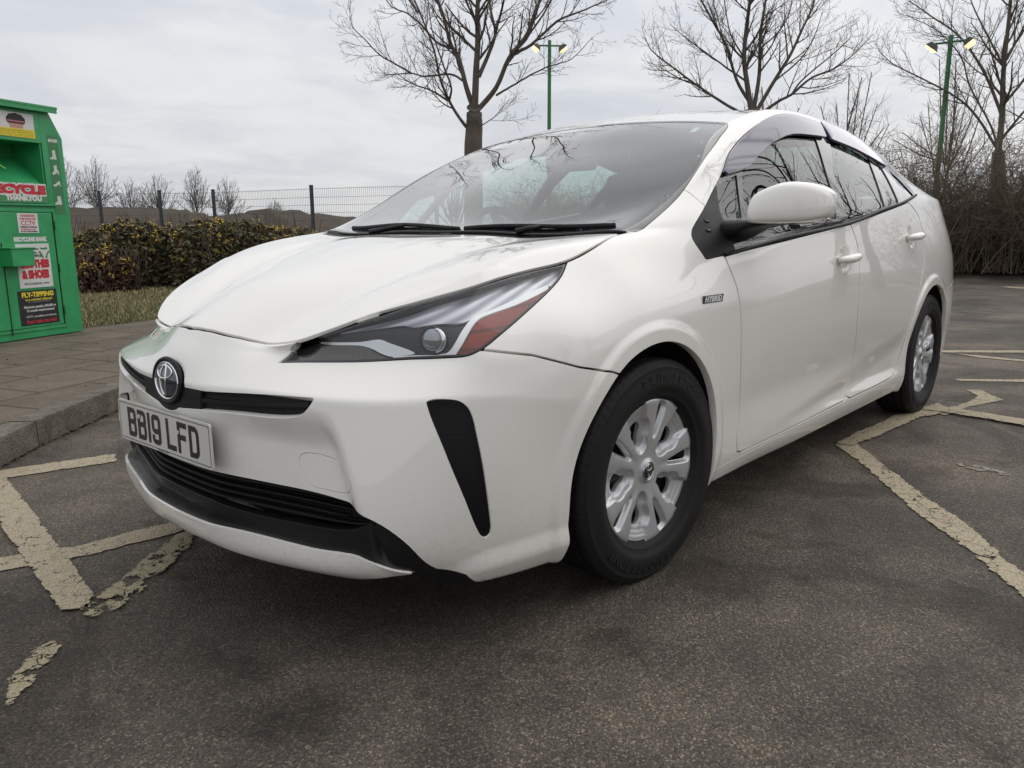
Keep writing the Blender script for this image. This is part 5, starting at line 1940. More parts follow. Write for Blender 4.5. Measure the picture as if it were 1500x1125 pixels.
def bank():
    A = Vector((-.69, -5.32, .125))
    ang = math.atan2(.378, .926)
    # local frame: x = u along the front (to the left in view), y = into the body (negative = towards camera), z up
    root = empty('clothes_bank', A, ang)
    tag(root, 'green metal clothes and shoes recycling bank with posters on its door', 'recycling bank')
    # local +x = (.926,.378); front normal is local +y rotated: (-.378,.926) = towards the car park
    G = green_mat()
    W, D, Hh = 1.30, -1.05, 1.83
    z0 = 0
    mb = MB()
    # side profile (y, z): front leans very little, upper corner cut back
    def box(x0, x1, y0, y1, za, zb, m=mb, bev=0.003):
        m.box(((x0 + x1) / 2, (y0 + y1) / 2, (za + zb) / 2), (abs(x1 - x0), abs(y1 - y0), abs(zb - za)), None, bev)
    # front skin with hopper opening: outline with chamfered top corners
    ch = .105
    # columns either side
    mb.prism([(0, 0), (.190, 0), (.190, 1.80), (ch, 1.80), (0, 1.60)], -.02, 0, Matrix(((1, 0, 0, 0), (0, 0, 1, 0), (0, 1, 0, 0), (0, 0, 0, 1))))
    mb.prism([(W - .19, 0), (W, 0), (W, 1.60), (W - ch, 1.80), (W - .19, 1.80)], -.02, 0, Matrix(((1, 0, 0, 0), (0, 0, 1, 0), (0, 1, 0, 0), (0, 0, 0, 1))))
    box(.190, W - .19, -.02, 0, 1.545, 1.80)          # above the opening
    box(.190, W - .19, -.02, 0, 0, 1.215)             # below
    # sides, back, top
    M4 = Matrix(((0, 0, 1, 0), (1, 0, 0, 0), (0, 1, 0, 0), (0, 0, 0, 1)))
    box(0, .02, D, -.02, 0, 1.60)
    box(W - .02, W, D, -.02, 0, 1.60)
    box(0, W, D - .02, D, 0, 1.60)
    mb.prism([(0, 1.6), (ch, 1.80), (W - ch, 1.80), (W, 1.6)], D, -.02, Matrix(((1, 0, 0, 0), (0, 0, 1, 0), (0, 1, 0, 0), (0, 0, 0, 1))))
    mb.build('body', G, root)
    rf = MB()
    rf.box((W / 2, D / 2, 1.815), (W - .12, -D + .12, .02), Matrix.Rotation(R(1.2), 3, 'X'), .003)
    rf.box((W / 2, .052, 1.806), (W - .13, .010, .04), None, .002)
    rf.build('roof', G, root)
    # hopper: recess with a sloping chute flap
    hp = MB()
    hp.box((W / 2, -.34, 1.37), (W - .40, .02, .42))
    hp.box((.200, -.18, 1.38), (.012, .34, .345))
    hp.box((W - .200, -.18, 1.38), (.012, .34, .345))
    hp.box((W / 2, -.18, 1.555), (W - .39, .34, .012))
    hp.box((W / 2, -.15, 1.315), (W - .42, .40, .012), Matrix.Rotation(R(-38), 3, 'X'))
    hp.build('hopper', G, root)
    ys = MB()
    ys.tube([(.50, -.040, 1.33), (.62, -.10, 1.42), (.80, -.16, 1.48)], .004, 6)
    ys.tube([(.58, -.09, 1.39), (.80, -.115, 1.41)], .004, 6)
    ys.build('painted_stripe', flatcol('lime', (.30, .62, .05)), root)
    # sign board over the door and a ledge
    sb = MB()
    sb.box((W / 2, .008, 1.145), (W - .41, .014, .150), None, .003)
    sb.build('sign_panel', flatcol('panel_green', (.055, .235, .085)), root)
    lg = MB()
    lg.box((W / 2, .010, 1.058), (W - .26, .022, .014), None, .002)
    lg.build('ledge', G, root)
    # door
    d = MB()
    def frame(x0, x1, za, zb, w, y0, y1):
        box(x0, x0 + w, y0, y1, za, zb, d, .002); box(x1 - w, x1, y0, y1, za, zb, d, .002)
        box(x0 + w, x1 - w, y0, y1, za, za + w, d, .002); box(x0 + w, x1 - w, y0, y1, zb - w, zb, d, .002)
    frame(.150, W - .15, .055, 1.025, .024, 0, .010)
    box(.190, W - .19, 0, .014, .085, .995, d, .004)
    dd = d.build('door', G, root)
    gp = MB()
    gp.box((.182, .0125, .54), (.005, .006, .91))
    gp.build('door_gap', M['lining'], dd)
    MB().box((.662, .0155, .40), (.006, .006, .72)).build('door_gap', M['lining'], dd)
    lk = MB()
    lk.box((.585, .075, .650), (.19, .13, .135), None, .006)
    lk.box((.585, .075, .722), (.21, .145, .010), None, .003)
    lk.build('lock_box', G, dd)
    for zc in (.20, .55, .90):
        MB().tube([(.166, .018, zc - .035), (.166, .018, zc + .035)], .009, 8).build('hinge', G, dd)
    # writing -------------------------------------------------
    black = flatcol('sign_black', (.014, .014, .016))
    white = flatcol('sign_white', (.62, .62, .60))
    red = flatcol('sign_red', (.50, .020, .035))
    yel = flatcol('sign_yellow', (.72, .58, .03))
    grn = flatcol('sign_green', (.03, .22, .06))
    def board(name, x0, x1, za, zb, mat, y=.0155, th=.002):
        b = MB()
        b.box(((x0 + x1) / 2, y + th / 2, (za + zb) / 2 - .125), (x1 - x0, th, zb - za))
        return b.build(name, mat, root)
    def write(txt, x_left, x_right, zb, hgt, mat, parent, y, bold=.0, name='lettering'):
        """letters from the left end x_left (large u) to x_right, cap height hgt, foot at zb"""
        V, F = text_mesh(txt, 1., bold / max(hgt, 1e-3), 0)
        if not V:
            return
        a = np.array(V)
        w = a[:, 0].max() - a[:, 0].min()
        sc = hgt / .70
        x = x_left - (a[:, 0] - a[:, 0].min()) / w * (x_left - x_right)
        z = zb - .125 + a[:, 1] * sc
        mesh_obj(name, [(xx, y, zz) for xx, zz in zip(x, z)], F, mat, parent)
    # posters
    p = board('police_poster', .245, .60, 1.70, 1.885, white, .002)
    b = MB(); b.box((.4225, .0050, 1.732 - .125), (.355, .0012, .064)); b.build('poster_band', yel, p)
    # a peaked cap over a pair of eyes
    cap = [(.33, 1.800), (.47, 1.800), (.478, 1.812), (.482, 1.838), (.455, 1.868), (.40, 1.880), (.345, 1.868), (.318, 1.838), (.322, 1.812)]
    def plate(name, poly, mat, y, par):
        b = MB(); n = len(poly)
        V = [(x, y, z - .125) for x, z in poly]
        return mesh_obj(name, V, [tuple(range(n))], mat, par)
    plate('portrait', [(.345, 1.766), (.455, 1.766), (.462, 1.80), (.338, 1.80)], flatcol('skin', (.52, .27, .19)), .0047, p)
    plate('cap', cap, black, .0050, p)
    plate('cap_band', [(.328, 1.812), (.472, 1.812), (.474, 1.824), (.326, 1.824)], flatcol('checker', (.40, .14, .14)), .0053, p)
    for k, (za, s_) in enumerate(((1.745, .009), (1.731, .007), (1.719, .006), (1.708, .006))):
        write(['THIS SITE IS MONITORED BY CCTV', 'FLY TIPPING AND THEFT WILL BE REPORTED', 'to the police and the council', 'Leave no bags outside the bank'][k], .59, .26, za, s_, black, p, .0062)
    sp = [q for q in root.children if q.name.startswith('sign_panel')][0]
    for (tx, xa, xb, zb, hg, mt, y, bo) in (('RECYCLE', .735, .214, 1.268, .066, white, .0156, .012), ('RECYCLE', .730, .219, 1.271, .060, red, .0162, .005), ('THANKYOU', .575, .262, 1.216, .036, white, .0162, .003)):
        write(tx, xa, xb, zb, hg, mt, sp, y, bo)
    c = board('cctv_notice', .324, .502, .962, 1.115, white)
    for tx, xa, xb, zb, hg, mt in (('WARNING!!!', .475, .348, 1.087, .018, red), ('THIS BANK HAS', .485, .342, 1.066, .013, red), ('CCTV', .475, .350, 1.022, .036, red), ('CAMERAS WORKING', .488, .338, 1.003, .011, black), ('24 HOURS A DAY', .480, .346, .985, .010, red), ('DO NOT DUMP RUBBISH', .488, .338, .970, .008, black)):
        write(tx, xa, xb, zb, hg, mt, c, .0182, .0006)
    write('RECYCLING BANK', .552, .258, .898, .030, white, dd, .0150, .003)
    w = board('poster', .252, .550, .528, .877, white)
    for tx, xa, xb, zb, hg, mt, bo in (("Don't throw", .448, .352, .828, .018, black, .0008), ('it away...', .440, .360, .800, .018, black, .0008), ('RECYCLE WITH US', .470, .330, .772, .018, black, .0012), ('CLOTHES', .530, .268, .690, .056, red, .005), ('& SHOES', .522, .280, .606, .058, red, .005), ('RECYCLINGBANK.', .510, .350, .552, .017, black, .0004)):
        write(tx, xa, xb, zb, hg, mt, w, .0182, bo)
    bl = MB(); bl.box((.315, .0180, .560 - .125), (.055, .001, .008)); bl.build('underline', black, w)
    for cx in (.497, .303):
        rb = MB()
        for k in range(3):
            a0 = R(90 + 120 * k)
            pts = []
            for q in np.linspace(-44, 30, 8):
                a = a0 + R(q)
                rr = .030 / max(.62, math.cos(R(q * 1.2)))
                pts.append((cx + rr * math.cos(a), .805 - .125 + rr * math.sin(a)))
            V, F = stroke(pts, .013)
            rb.add([(v.x, .0182 + .0001 * k, v.y) for v in V], F)
            e = Vector(pts[-1]); f = Vector(pts[-2]); dr = (e - f).normalized(); nn = Vector((-dr.y, dr.x))
            tri = [e + nn * .014, e + dr * .018, e - nn * .014]
            rb.add([(v.x, .0185, v.y) for v in tri], [(0, 1, 2)])
        rb.build('recycling_symbol', grn, w)
    k = board('fly_tipping_poster', .232, .580, .230, .508, black)
    for tx, xa, xb, zb, hg, mt, bo in (('FLY-TIPPING', .548, .262, .457, .036, yel, .002), ('is a criminal offence!', .520, .280, .427, .017, yel, .0006), ('(Section 33 Environmental Protection Act)', .500, .300, .413, .006, white, 0), ('Maximum penalty \u00a350,000 or', .540, .250, .368, .019, white, .0006), ('12 months imprisonment!', .520, .270, .338, .019, white, .0006), ('CCTV / surveillance on this site', .530, .258, .292, .015, white, .0003), ("Don't take the risk!", .530, .262, .246, .024, red, .001)):
        write(tx, xa, xb, zb, hg, mt, k, .0182, bo)
    # shoe column
    s = board('shoe_sign', .042, .136, 1.112, 1.742, flatcol('panel_green2', (.045, .185, .072)), .0002, .0015)
    write('SHOES', .132, .046, 1.690, .022, white, s, .0025, .0015)
    boots = [
        [(.05, 0), (.05, .012), (.028, .016), (.018, .03), (.02, .075), (-.012, .078), (-.014, .03), (-.02, .0)],
        [(.04, .0), (.044, .012), (.022, .03), (.02, .078), (-.010, .082), (-.012, .045), (-.026, .03), (-.028, 0), (-.018, 0), (-.014, .022), (.01, .006)],
        [(.044, .002), (.048, .014), (.020, .022), (.0, .040), (-.022, .05), (-.026, .044), (-.03, .0), (-.024, .0), (-.020, .022), (.0, .012), (.02, .002)],
        [(.046, 0), (.05, .014), (.03, .020), (.018, .036), (.022, .070), (-.014, .074), (-.020, .03), (-.024, 0)]]
    for (z, sh) in zip((1.553, 1.43, 1.335, 1.19), boots):
        plate('shoe_symbol', [(.088 + a * -.9 * -1, z + b_ * .95) for a, b_ in sh], flatcol('symbol_white', (.55, .60, .54)), .0025, s)
    return root


def green_mat():
    t = NT('bank_green_paint')
    f = t.noise(4, 6, .65, t.obj())
    c = t.ramp(f, [(.3, (.022, .240, .080)), (.55, (.030, .310, .108)), (.75, (.055, .37, .145))])
    s = t.ramp(t.noise(22, 7, .75, t.obj()), [(.64, (0, 0, 0)), (.74, (1, 1, 1))])
    c = t.mixc(t.math('MULTIPLY', s, .35), c, (.10, .30, .16))
    rs = t.ramp(t.noise(9, 8, .8, t.obj()), [(.70, (0, 0, 0)), (.76, (1, 1, 1))])
    c = t.mixc(t.math('MULTIPLY', rs, .5), c, (.06, .035, .02))
    t.col(c); t.set(Roughness=.42)
    t.b.inputs['Coat Weight'].default_value = .2
    t.bump(t.noise(3, 2, .5, t.obj()), .15, .02)
    return t.m
# ------------------------------------------------------------------ trees, shrubs, fence, lamps
def bark_mat(name, c1, c2):
    t = NT(name)
    f = t.noise(18, 6, .7, t.obj())
    t.col(t.mixc(f, c1, c2)); t.set(Roughness=.92)
    t.bump(f, .7, .02)
    return t.m


class Tubes:
    """many thin tapered tubes in one mesh, built fast"""
    def __init__(s):
        s.V, s.F = [], []

    def add(s, pts, r0, r1, n=3):
        k = len(s.V)
        m = len(pts)
        ref = Vector((.3, .2, 1)).normalized()
        for i, p in enumerate(pts):
            t = (pts[min(i + 1, m - 1)] - pts[max(i - 1, 0)])
            if t.length < 1e-9:
                t = Vector((0, 0, 1))
            t.normalize()
            a = t.cross(ref)
            if a.length < .05:
                a = t.cross(Vector((1, 0, 0)))
            a.normalize()
            b = t.cross(a)
            r = r0 + (r1 - r0) * i / (m - 1)
            for j in range(n):
                th = 2 * math.pi * j / n
                q = p + (a * math.cos(th) + b * math.sin(th)) * r
                s.V.append((q.x, q.y, q.z))
        for i in range(m - 1):
            for j in range(n):
                a0 = k + i * n + j
                a1 = k + i * n + (j + 1) % n
                s.F.append((a0, a1, a1 + n, a0 + n))
        if n >= 3:
            s.F.append(tuple(k + (m - 1) * n + j for j in range(n)))

    def build(s, name, mat, parent=None):
        o = mesh_obj(name, s.V, s.F, mat, parent, True)
        return o


def grow(tb, pts, r0, r1, level, rnd, dens, lmax, depth_dir=None, twig=None):
    """side branches along a limb, then twigs on those"""
    m = len(pts)
    total = sum((pts[i + 1] - pts[i]).length for i in range(m - 1))
    n = max(1, int(total * dens[level]))
    for k in range(n):
        u = (k + rnd.uniform(.1, .9)) / n
        if u < (.22 if level == 0 else .12):
            continue
        s = u * (m - 1)
        i = min(int(s), m - 2)
        p = pts[i].lerp(pts[i + 1], s - i)
        t = (pts[i + 1] - pts[i]).normalized()
        r = (r0 + (r1 - r0) * u)
        az = rnd.uniform(0, 2 * math.pi)
        a = t.cross(Vector((.21, .1, .97))).normalized()
        b = t.cross(a)
        side = a * math.cos(az) + b * math.sin(az)
        ang = R(rnd.uniform(28, 58))
        d = (t * math.cos(ang) + side * math.sin(ang)).normalized()
        L = lmax[level] * rnd.uniform(.45, 1.) * (1.15 - .75 * u)
        seg = 5 if level < 2 else 3
        q = [p]
        for j in range(seg):
            d = (d + Vector((rnd.uniform(-.16, .16), rnd.uniform(-.16, .16), .10 + rnd.uniform(-.10, .12)))).normalized()
            q.append(q[-1] + d * (L / seg))
        cr = max(r * (.55 if level == 0 else .6), twig or .0022)
        er = max(cr * .35, .0018)
        tb.add(q, cr, er, 5 if cr > .012 else 3)
        if level + 1 < len(dens):
            grow(tb, q, cr, er, level + 1, rnd, dens, lmax, None, twig)
        else:
            # bud at the tip
            e = q[-1]
            tb.add([e - d * .004, e + d * .010, e + d * .024], er * 2.4, er * .6, 3)


def px_tree(name, label, origin, limbs, mat, seed, dens, lmax, group, twig=None, spread=.55, thin=1.):
    """tree from main limbs given in a local plane (across, up) with radius; depth scattered round the trunk"""
    rnd = random.Random(seed)
    root = empty(name, origin)
    tag(root, label, 'tree', group)
    ax = Vector((CAM_POS[0] - origin[0], CAM_POS[1] - origin[1], 0)).normalized()
    right = Vector((-ax.y, ax.x, 0))       # to the right as seen from the car park
    tr, cr = Tubes(), Tubes()
    placed = []
    for li, (P, r0, r1, dep) in enumerate(limbs):
        pts = []
        if li:
            r0, r1 = r0 * thin, r1 * thin
        d0 = 0.
        if placed:
            d0 = min(placed, key=lambda q: (q[0] - P[0][0]) ** 2 + (q[1] - P[0][1]) ** 2)[2]
        new = []
        P2 = rounded(P, 4, False)
        m = len(P2)
        for i, (u, z) in enumerate(P2):
            dd = d0 + dep * (i / (m - 1)) ** 1.2 * spread * 4
            new.append((u, z, dd))
            pts.append(right * u + ax * (dd + rnd.uniform(-.03, .03) * (i > 0)) + Vector((0, 0, z)))
        placed += new
        if li == 0:
            tr.add(pts, r0, r1, 14)
            tb = cr
        else:
            cr.add(pts, r0, r1, 8)
        if li > 0 or len(limbs) < 2:
            grow(cr, pts, r0, r1, 0, rnd, dens, lmax, None, twig)
    tr.build('trunk', mat, root)
    cr.build('crown', mat, root)
    return root


def lamp_post(origin, h, label, yaw):
    root = empty('lamp_post', origin, yaw)
    tag(root, label, 'lamp post', 'green lamp posts with twin floodlights')
    g = simple('post_green_%d' % int(h * 100), (.030, .17, .055), .45, coat=.2, var=.2)
    mb = MB()
    mb.tube([(0, 0, 0), (0, 0, 1.2), (0, 0, 1.22), (0, 0, h)], [.075, .075, .055, .045], 14)
    mb.build('pole', g, root, True, 40)
    arm = MB()
    arm.tube([(0, -.36, h - .13), (0, .36, h - .13)], .022, 8)
    arm.build('crossbar', g, root, True, 40)
    dark = simple('flood_housing_%d' % int(h * 100), (.05, .055, .05), .5)
    for s in (-1, 1):
        b = MB()
        rot = Matrix.Rotation(R(38) * s, 3, 'X')
        c = Vector((0, s * .34, h - .19))
        # tapered housing
        V = []
        for (w, d_, z) in ((.09, .06, .08), (.14, .10, 0), (.14, .11, -.02)):
            for sx, sy in ((-1, -1), (1, -1), (1, 1), (-1, 1)):
                V.append(c + rot @ Vector((sx * w, sy * d_, z)))
        F = [(3, 2, 1, 0)] + [(i * 4 + j, i * 4 + (j + 1) % 4, i * 4 + 4 + (j + 1) % 4, i * 4 + 4 + j) for i in range(2) for j in range(4)]
        b.add(V, F)
        hd = b.build('floodlight', dark, root)
        V = [c + rot @ Vector((sx * .13, sy * .10, -.024)) for sx, sy in ((-1, -1), (1, -1), (1, 1), (-1, 1))]
        # bowl glass
        V2 = [c + rot @ Vector((sx * .09, sy * .07, -.075)) for sx, sy in ((-1, -1), (1, -1), (1, 1), (-1, 1))]
        mesh_obj('lamp_glass', V + V2, [(0, 1, 5, 4), (1, 2, 6, 5), (2, 3, 7, 6), (3, 0, 4, 7), (4, 5, 6, 7)], M['lamp_glow'], hd)
    wr = MB()
    wr.tube([(0, -.30, h - .30), (0, -.16, h - .52), (0, -.02, h - .34)], .006, 5)
    wr.tube([(0, .30, h - .30), (0, .12, h - .44), (0, .02, h - .34)], .006, 5)
    wr.build('cable', dark, root)
    return root


def leaf_clump_mesh(name, vol_fn, n, size, mat, seed, parent=None, mats=None, stems=True):
    pass


def hedge(origin, size, n, seed, label, leafm, flowm, stemm, nfl, group):
    """clipped shrub: dark stems inside, thousands of small leaves, yellow flower sprays on top"""
    rnd = random.Random(seed)
    root = empty('hedge_bush', origin)
    tag(root, label, 'shrub', group)
    sx, sy, sz = size
    blobs = []
    for _ in range(13):
        rr = rnd.uniform(.26, .50)
        cx, cy = rnd.uniform(-1 + rr, 1 - rr), rnd.uniform(-1 + rr, 1 - rr)
        h_ = (1 - .38 * (cx * cx + cy * cy)) * rnd.uniform(.84, 1.0)
        blobs.append((cx, cy, h_ - rr * .75, rr, rr * .75))
    def inside(p):
        if p[2] < 0:
            return None
        best = -1
        for (cx, cy, cz, rr, rz) in blobs:
            q = math.sqrt(((p[0] - cx) / rr) ** 2 + ((p[1] - cy) / rr) ** 2 + (max(0, p[2] - cz) / rz) ** 2)
            best = max(best, (1 - q) * rr)
        return best + .035 * math.sin(p[0] * 23 + seed) * math.sin(p[1] * 19) * math.cos(p[2] * 17)
    V, F = [], []
    FV, FF = [], []
    cnt = 0
    while cnt < n:
        p = (rnd.uniform(-1, 1), rnd.uniform(-1, 1), rnd.uniform(0, 1.02))
        d = inside(p)
        if d is None or d < -.015:
            continue
        shell = d
        if shell > .13 and rnd.random() > .12:
            continue
        cnt += 1
        c = Vector((p[0] * sx, p[1] * sy, p[2] * sz))
        s = rnd.uniform(.022, .062)
        a = Vector((rnd.gauss(0, 1), rnd.gauss(0, 1), rnd.gauss(0, .7))).normalized()
        b = a.cross(Vector((rnd.gauss(0, 1), rnd.gauss(0, 1), rnd.gauss(0, 1)))).normalized()
        k = len(V)
        V += [tuple(c - a * s), tuple(c + b * s * .45), tuple(c + a * s), tuple(c - b * s * .45)]
        F.append((k, k + 1, k + 2, k + 3))
        if d < .07 and p[2] > .35 and math.sin(p[0] * 9 + seed) * math.sin(p[1] * 8 + p[2] * 5) > -.1 and rnd.random() < nfl * 1.6:
            for _ in range(5):
                e = c + Vector((rnd.uniform(-.03, .03), rnd.uniform(-.03, .03), rnd.uniform(.0, .06)))
                k = len(FV)
                r_ = rnd.uniform(.008, .017)
                aa = Vector((rnd.gauss(0, 1), rnd.gauss(0, 1), rnd.gauss(0, 1))).normalized()
                bb = aa.cross(Vector((0, .3, 1))).normalized()
                FV += [tuple(e - aa * r_), tuple(e + bb * r_), tuple(e + aa * r_), tuple(e - bb * r_)]
                FF.append((k, k + 1, k + 2, k + 3))
    me = bpy.data.meshes.new('foliage')
    me.from_pydata(V, [], F)
    add_obj('foliage', me, root, leafm)
    if FV:
        me = bpy.data.meshes.new('flowers')
        me.from_pydata(FV, [], FF)
        add_obj('flowers', me, root, flowm)
    tb = Tubes()
    for q_ in range(130):
        x, y = rnd.uniform(-.85, .85) * sx, rnd.uniform(-.85, .85) * sy
        pts = [Vector((x, y, 0))]
        st_ = sz * rnd.uniform(.18, .27)
        for j in range(4):
            pts.append(pts[-1] + Vector((rnd.uniform(-.08, .08), rnd.uniform(-.08, .08), st_)))
        tb.add(pts, .012, .004, 3)
    tb.build('stems', stemm, root)
    return root


def thicket(name, line, depth, n, hmin, hmax, seed, mat, label=None):
    """a mass of leafless stems along a line"""
    rnd = random.Random(seed)
    L = [Vector((*p, 0)) for p in line]
    acc = [0]
    for a, b in zip(L[:-1], L[1:]):
        acc.append(acc[-1] + (b - a).length)
    tb = Tubes()
    for _ in range(n):
        s = rnd.uniform(0, acc[-1])
        i = max(k for k in range(len(L) - 1) if acc[k] <= s)
        t = (L[i + 1] - L[i]).normalized()
        base = L[i] + t * (s - acc[i])
        nrm = Vector((t.y, -t.x, 0))
        dd = rnd.random() ** 1.3 * depth
        p = base + nrm * dd + Vector((rnd.uniform(-.2, .2), rnd.uniform(-.2, .2), .08))
        f = (dd / depth)
        h = (hmin + (hmax - hmin) * f) * rnd.uniform(.55, 1.1)
        lean = Vector((rnd.gauss(0, .34), rnd.gauss(0, .34), 1)).normalized()
        pts = [p]
        d = lean
        for j in range(5):
            d = (d + Vector((rnd.gauss(0, .24), rnd.gauss(0, .24), .06))).normalized()
            pts.append(pts[-1] + d * h / 5)
        r = rnd.uniform(.004, .012)
        tb.add(pts, r, .003, 3)
        for _k in range(rnd.randint(6, 11)):
            j = rnd.randint(1, 4)
            q = pts[j].lerp(pts[j + 1], rnd.random()) if j < 5 else pts[j]
            e = (Vector((rnd.gauss(0, .9), rnd.gauss(0, .9), rnd.uniform(-.2, .9)))).normalized()
            ll = rnd.uniform(.25, .8)
            m_ = q + e * ll * .5
            e2 = (e + Vector((rnd.gauss(0, .3), rnd.gauss(0, .3), .2))).normalized()
            tb.add([q, m_, m_ + e2 * ll * .5], .0045, .002, 3)
            if rnd.random() < .7:
                e3 = (e + Vector((rnd.gauss(0, .7), rnd.gauss(0, .7), .2))).normalized()
                tb.add([m_, m_ + e3 * ll * .4], .003, .0015, 3)
    o = tb.build(name, mat)
    o['kind'] = 'stuff'
    return o


def leaf_scatter(name, n, fn, mat, seed, smin=.02, smax=.05, lift=.01):
    rnd = random.Random(seed)
    V, F = [], []
    for _ in range(n):
        x, y, z = fn(rnd)
        s = rnd.uniform(smin, smax)
        a = rnd.uniform(0, math.tau)
        t = rnd.uniform(-.6, .6)
        u = Vector((math.cos(a), math.sin(a), t)).normalized()
        v = Vector((-math.sin(a), math.cos(a), rnd.uniform(-.5, .5))).normalized()
        c = Vector((x, y, z + lift))
        k = len(V)
        V += [tuple(c - u * s), tuple(c + v * s * .5), tuple(c + u * s), tuple(c - v * s * .5)]
        F.append((k, k + 1, k + 2, k + 3))
    me = bpy.data.meshes.new(name)
    me.from_pydata(V, [], F)
    o = add_obj(name, me, None, mat)
    o['kind'] = 'stuff'
    return o


def grass(name, n, fn, mat, seed, h=.10):
    rnd = random.Random(seed)
    V, F = [], []
    for _ in range(n):
        x, y, z = fn(rnd)
        hh = h * rnd.uniform(.4, 1.3)
        a = rnd.uniform(0, math.tau)
        w = rnd.uniform(.003, .006)
        lx, ly = rnd.gauss(0, .35) * hh, rnd.gauss(0, .35) * hh
        c, s = math.cos(a) * w, math.sin(a) * w
        k = len(V)
        V += [(x - c, y - s, z), (x + c, y + s, z), (x + lx * .4 + c * .7, y + ly * .4 + s * .7, z + hh * .6), (x + lx * .4 - c * .7, y + ly * .4 - s * .7, z + hh * .6), (x + lx, y + ly, z + hh)]
        F += [(k, k + 1, k + 2, k + 3), (k + 3, k + 2, k + 4)]
    me = bpy.data.meshes.new(name)
    me.from_pydata(V, [], F)
    o = add_obj(name, me, None, mat)
    o['kind'] = 'stuff'
    return o


def mesh_fence(pts, heights, label, mat, pmat, posts=True, step=.05, h=2.0, wr=.0025):
    """welded mesh fence: wires as one panel mesh, each post a part of its own"""
    root = empty('mesh_fence', (pts[0][0], pts[0][1], 0))
    tag(root, label, 'fence')
    o3 = Vector((pts[0][0], pts[0][1], 0))
    tb = Tubes()
    for (a, b), z0 in zip(zip(pts[:-1], pts[1:]), heights):
        A, B = Vector((*a, z0)) - o3, Vector((*b, z0)) - o3
        L = (B - A).length
        n = int(L / step)
        for i in range(n + 1):
            p = A.lerp(B, i / n)
            tb.add([p + Vector((0, 0, .05)), p + Vector((0, 0, h + .03))], wr, wr, 3)
        for zz in [.1 + .2 * k for k in range(int(h / .2))] + [h]:
            tb.add([A + Vector((0, 0, zz)), B + Vector((0, 0, zz))], wr * 1.3, wr * 1.3, 3)
    tb.build('wire_panel', mat, root)
    if posts:
        for k, p in enumerate(pts):
            z0 = heights[min(k, len(heights) - 1)]
            c = Vector((*p, 0)) - o3
            mb = MB()
            mb.box((c.x, c.y, z0 + (h + .06) / 2), (.08, .08, h + .06), None, .006)
            mb.box((c.x, c.y, z0 + h + .08), (.09, .09, .05), None, .015)
            mb.build('fence_post', pmat, root)
    return root
# ------------------------------------------------------------------ sky and light
SUN_EL, SUN_AZ = R(47), math.atan2(.32, -.95)       # azimuth of the sun as an angle in the xy plane


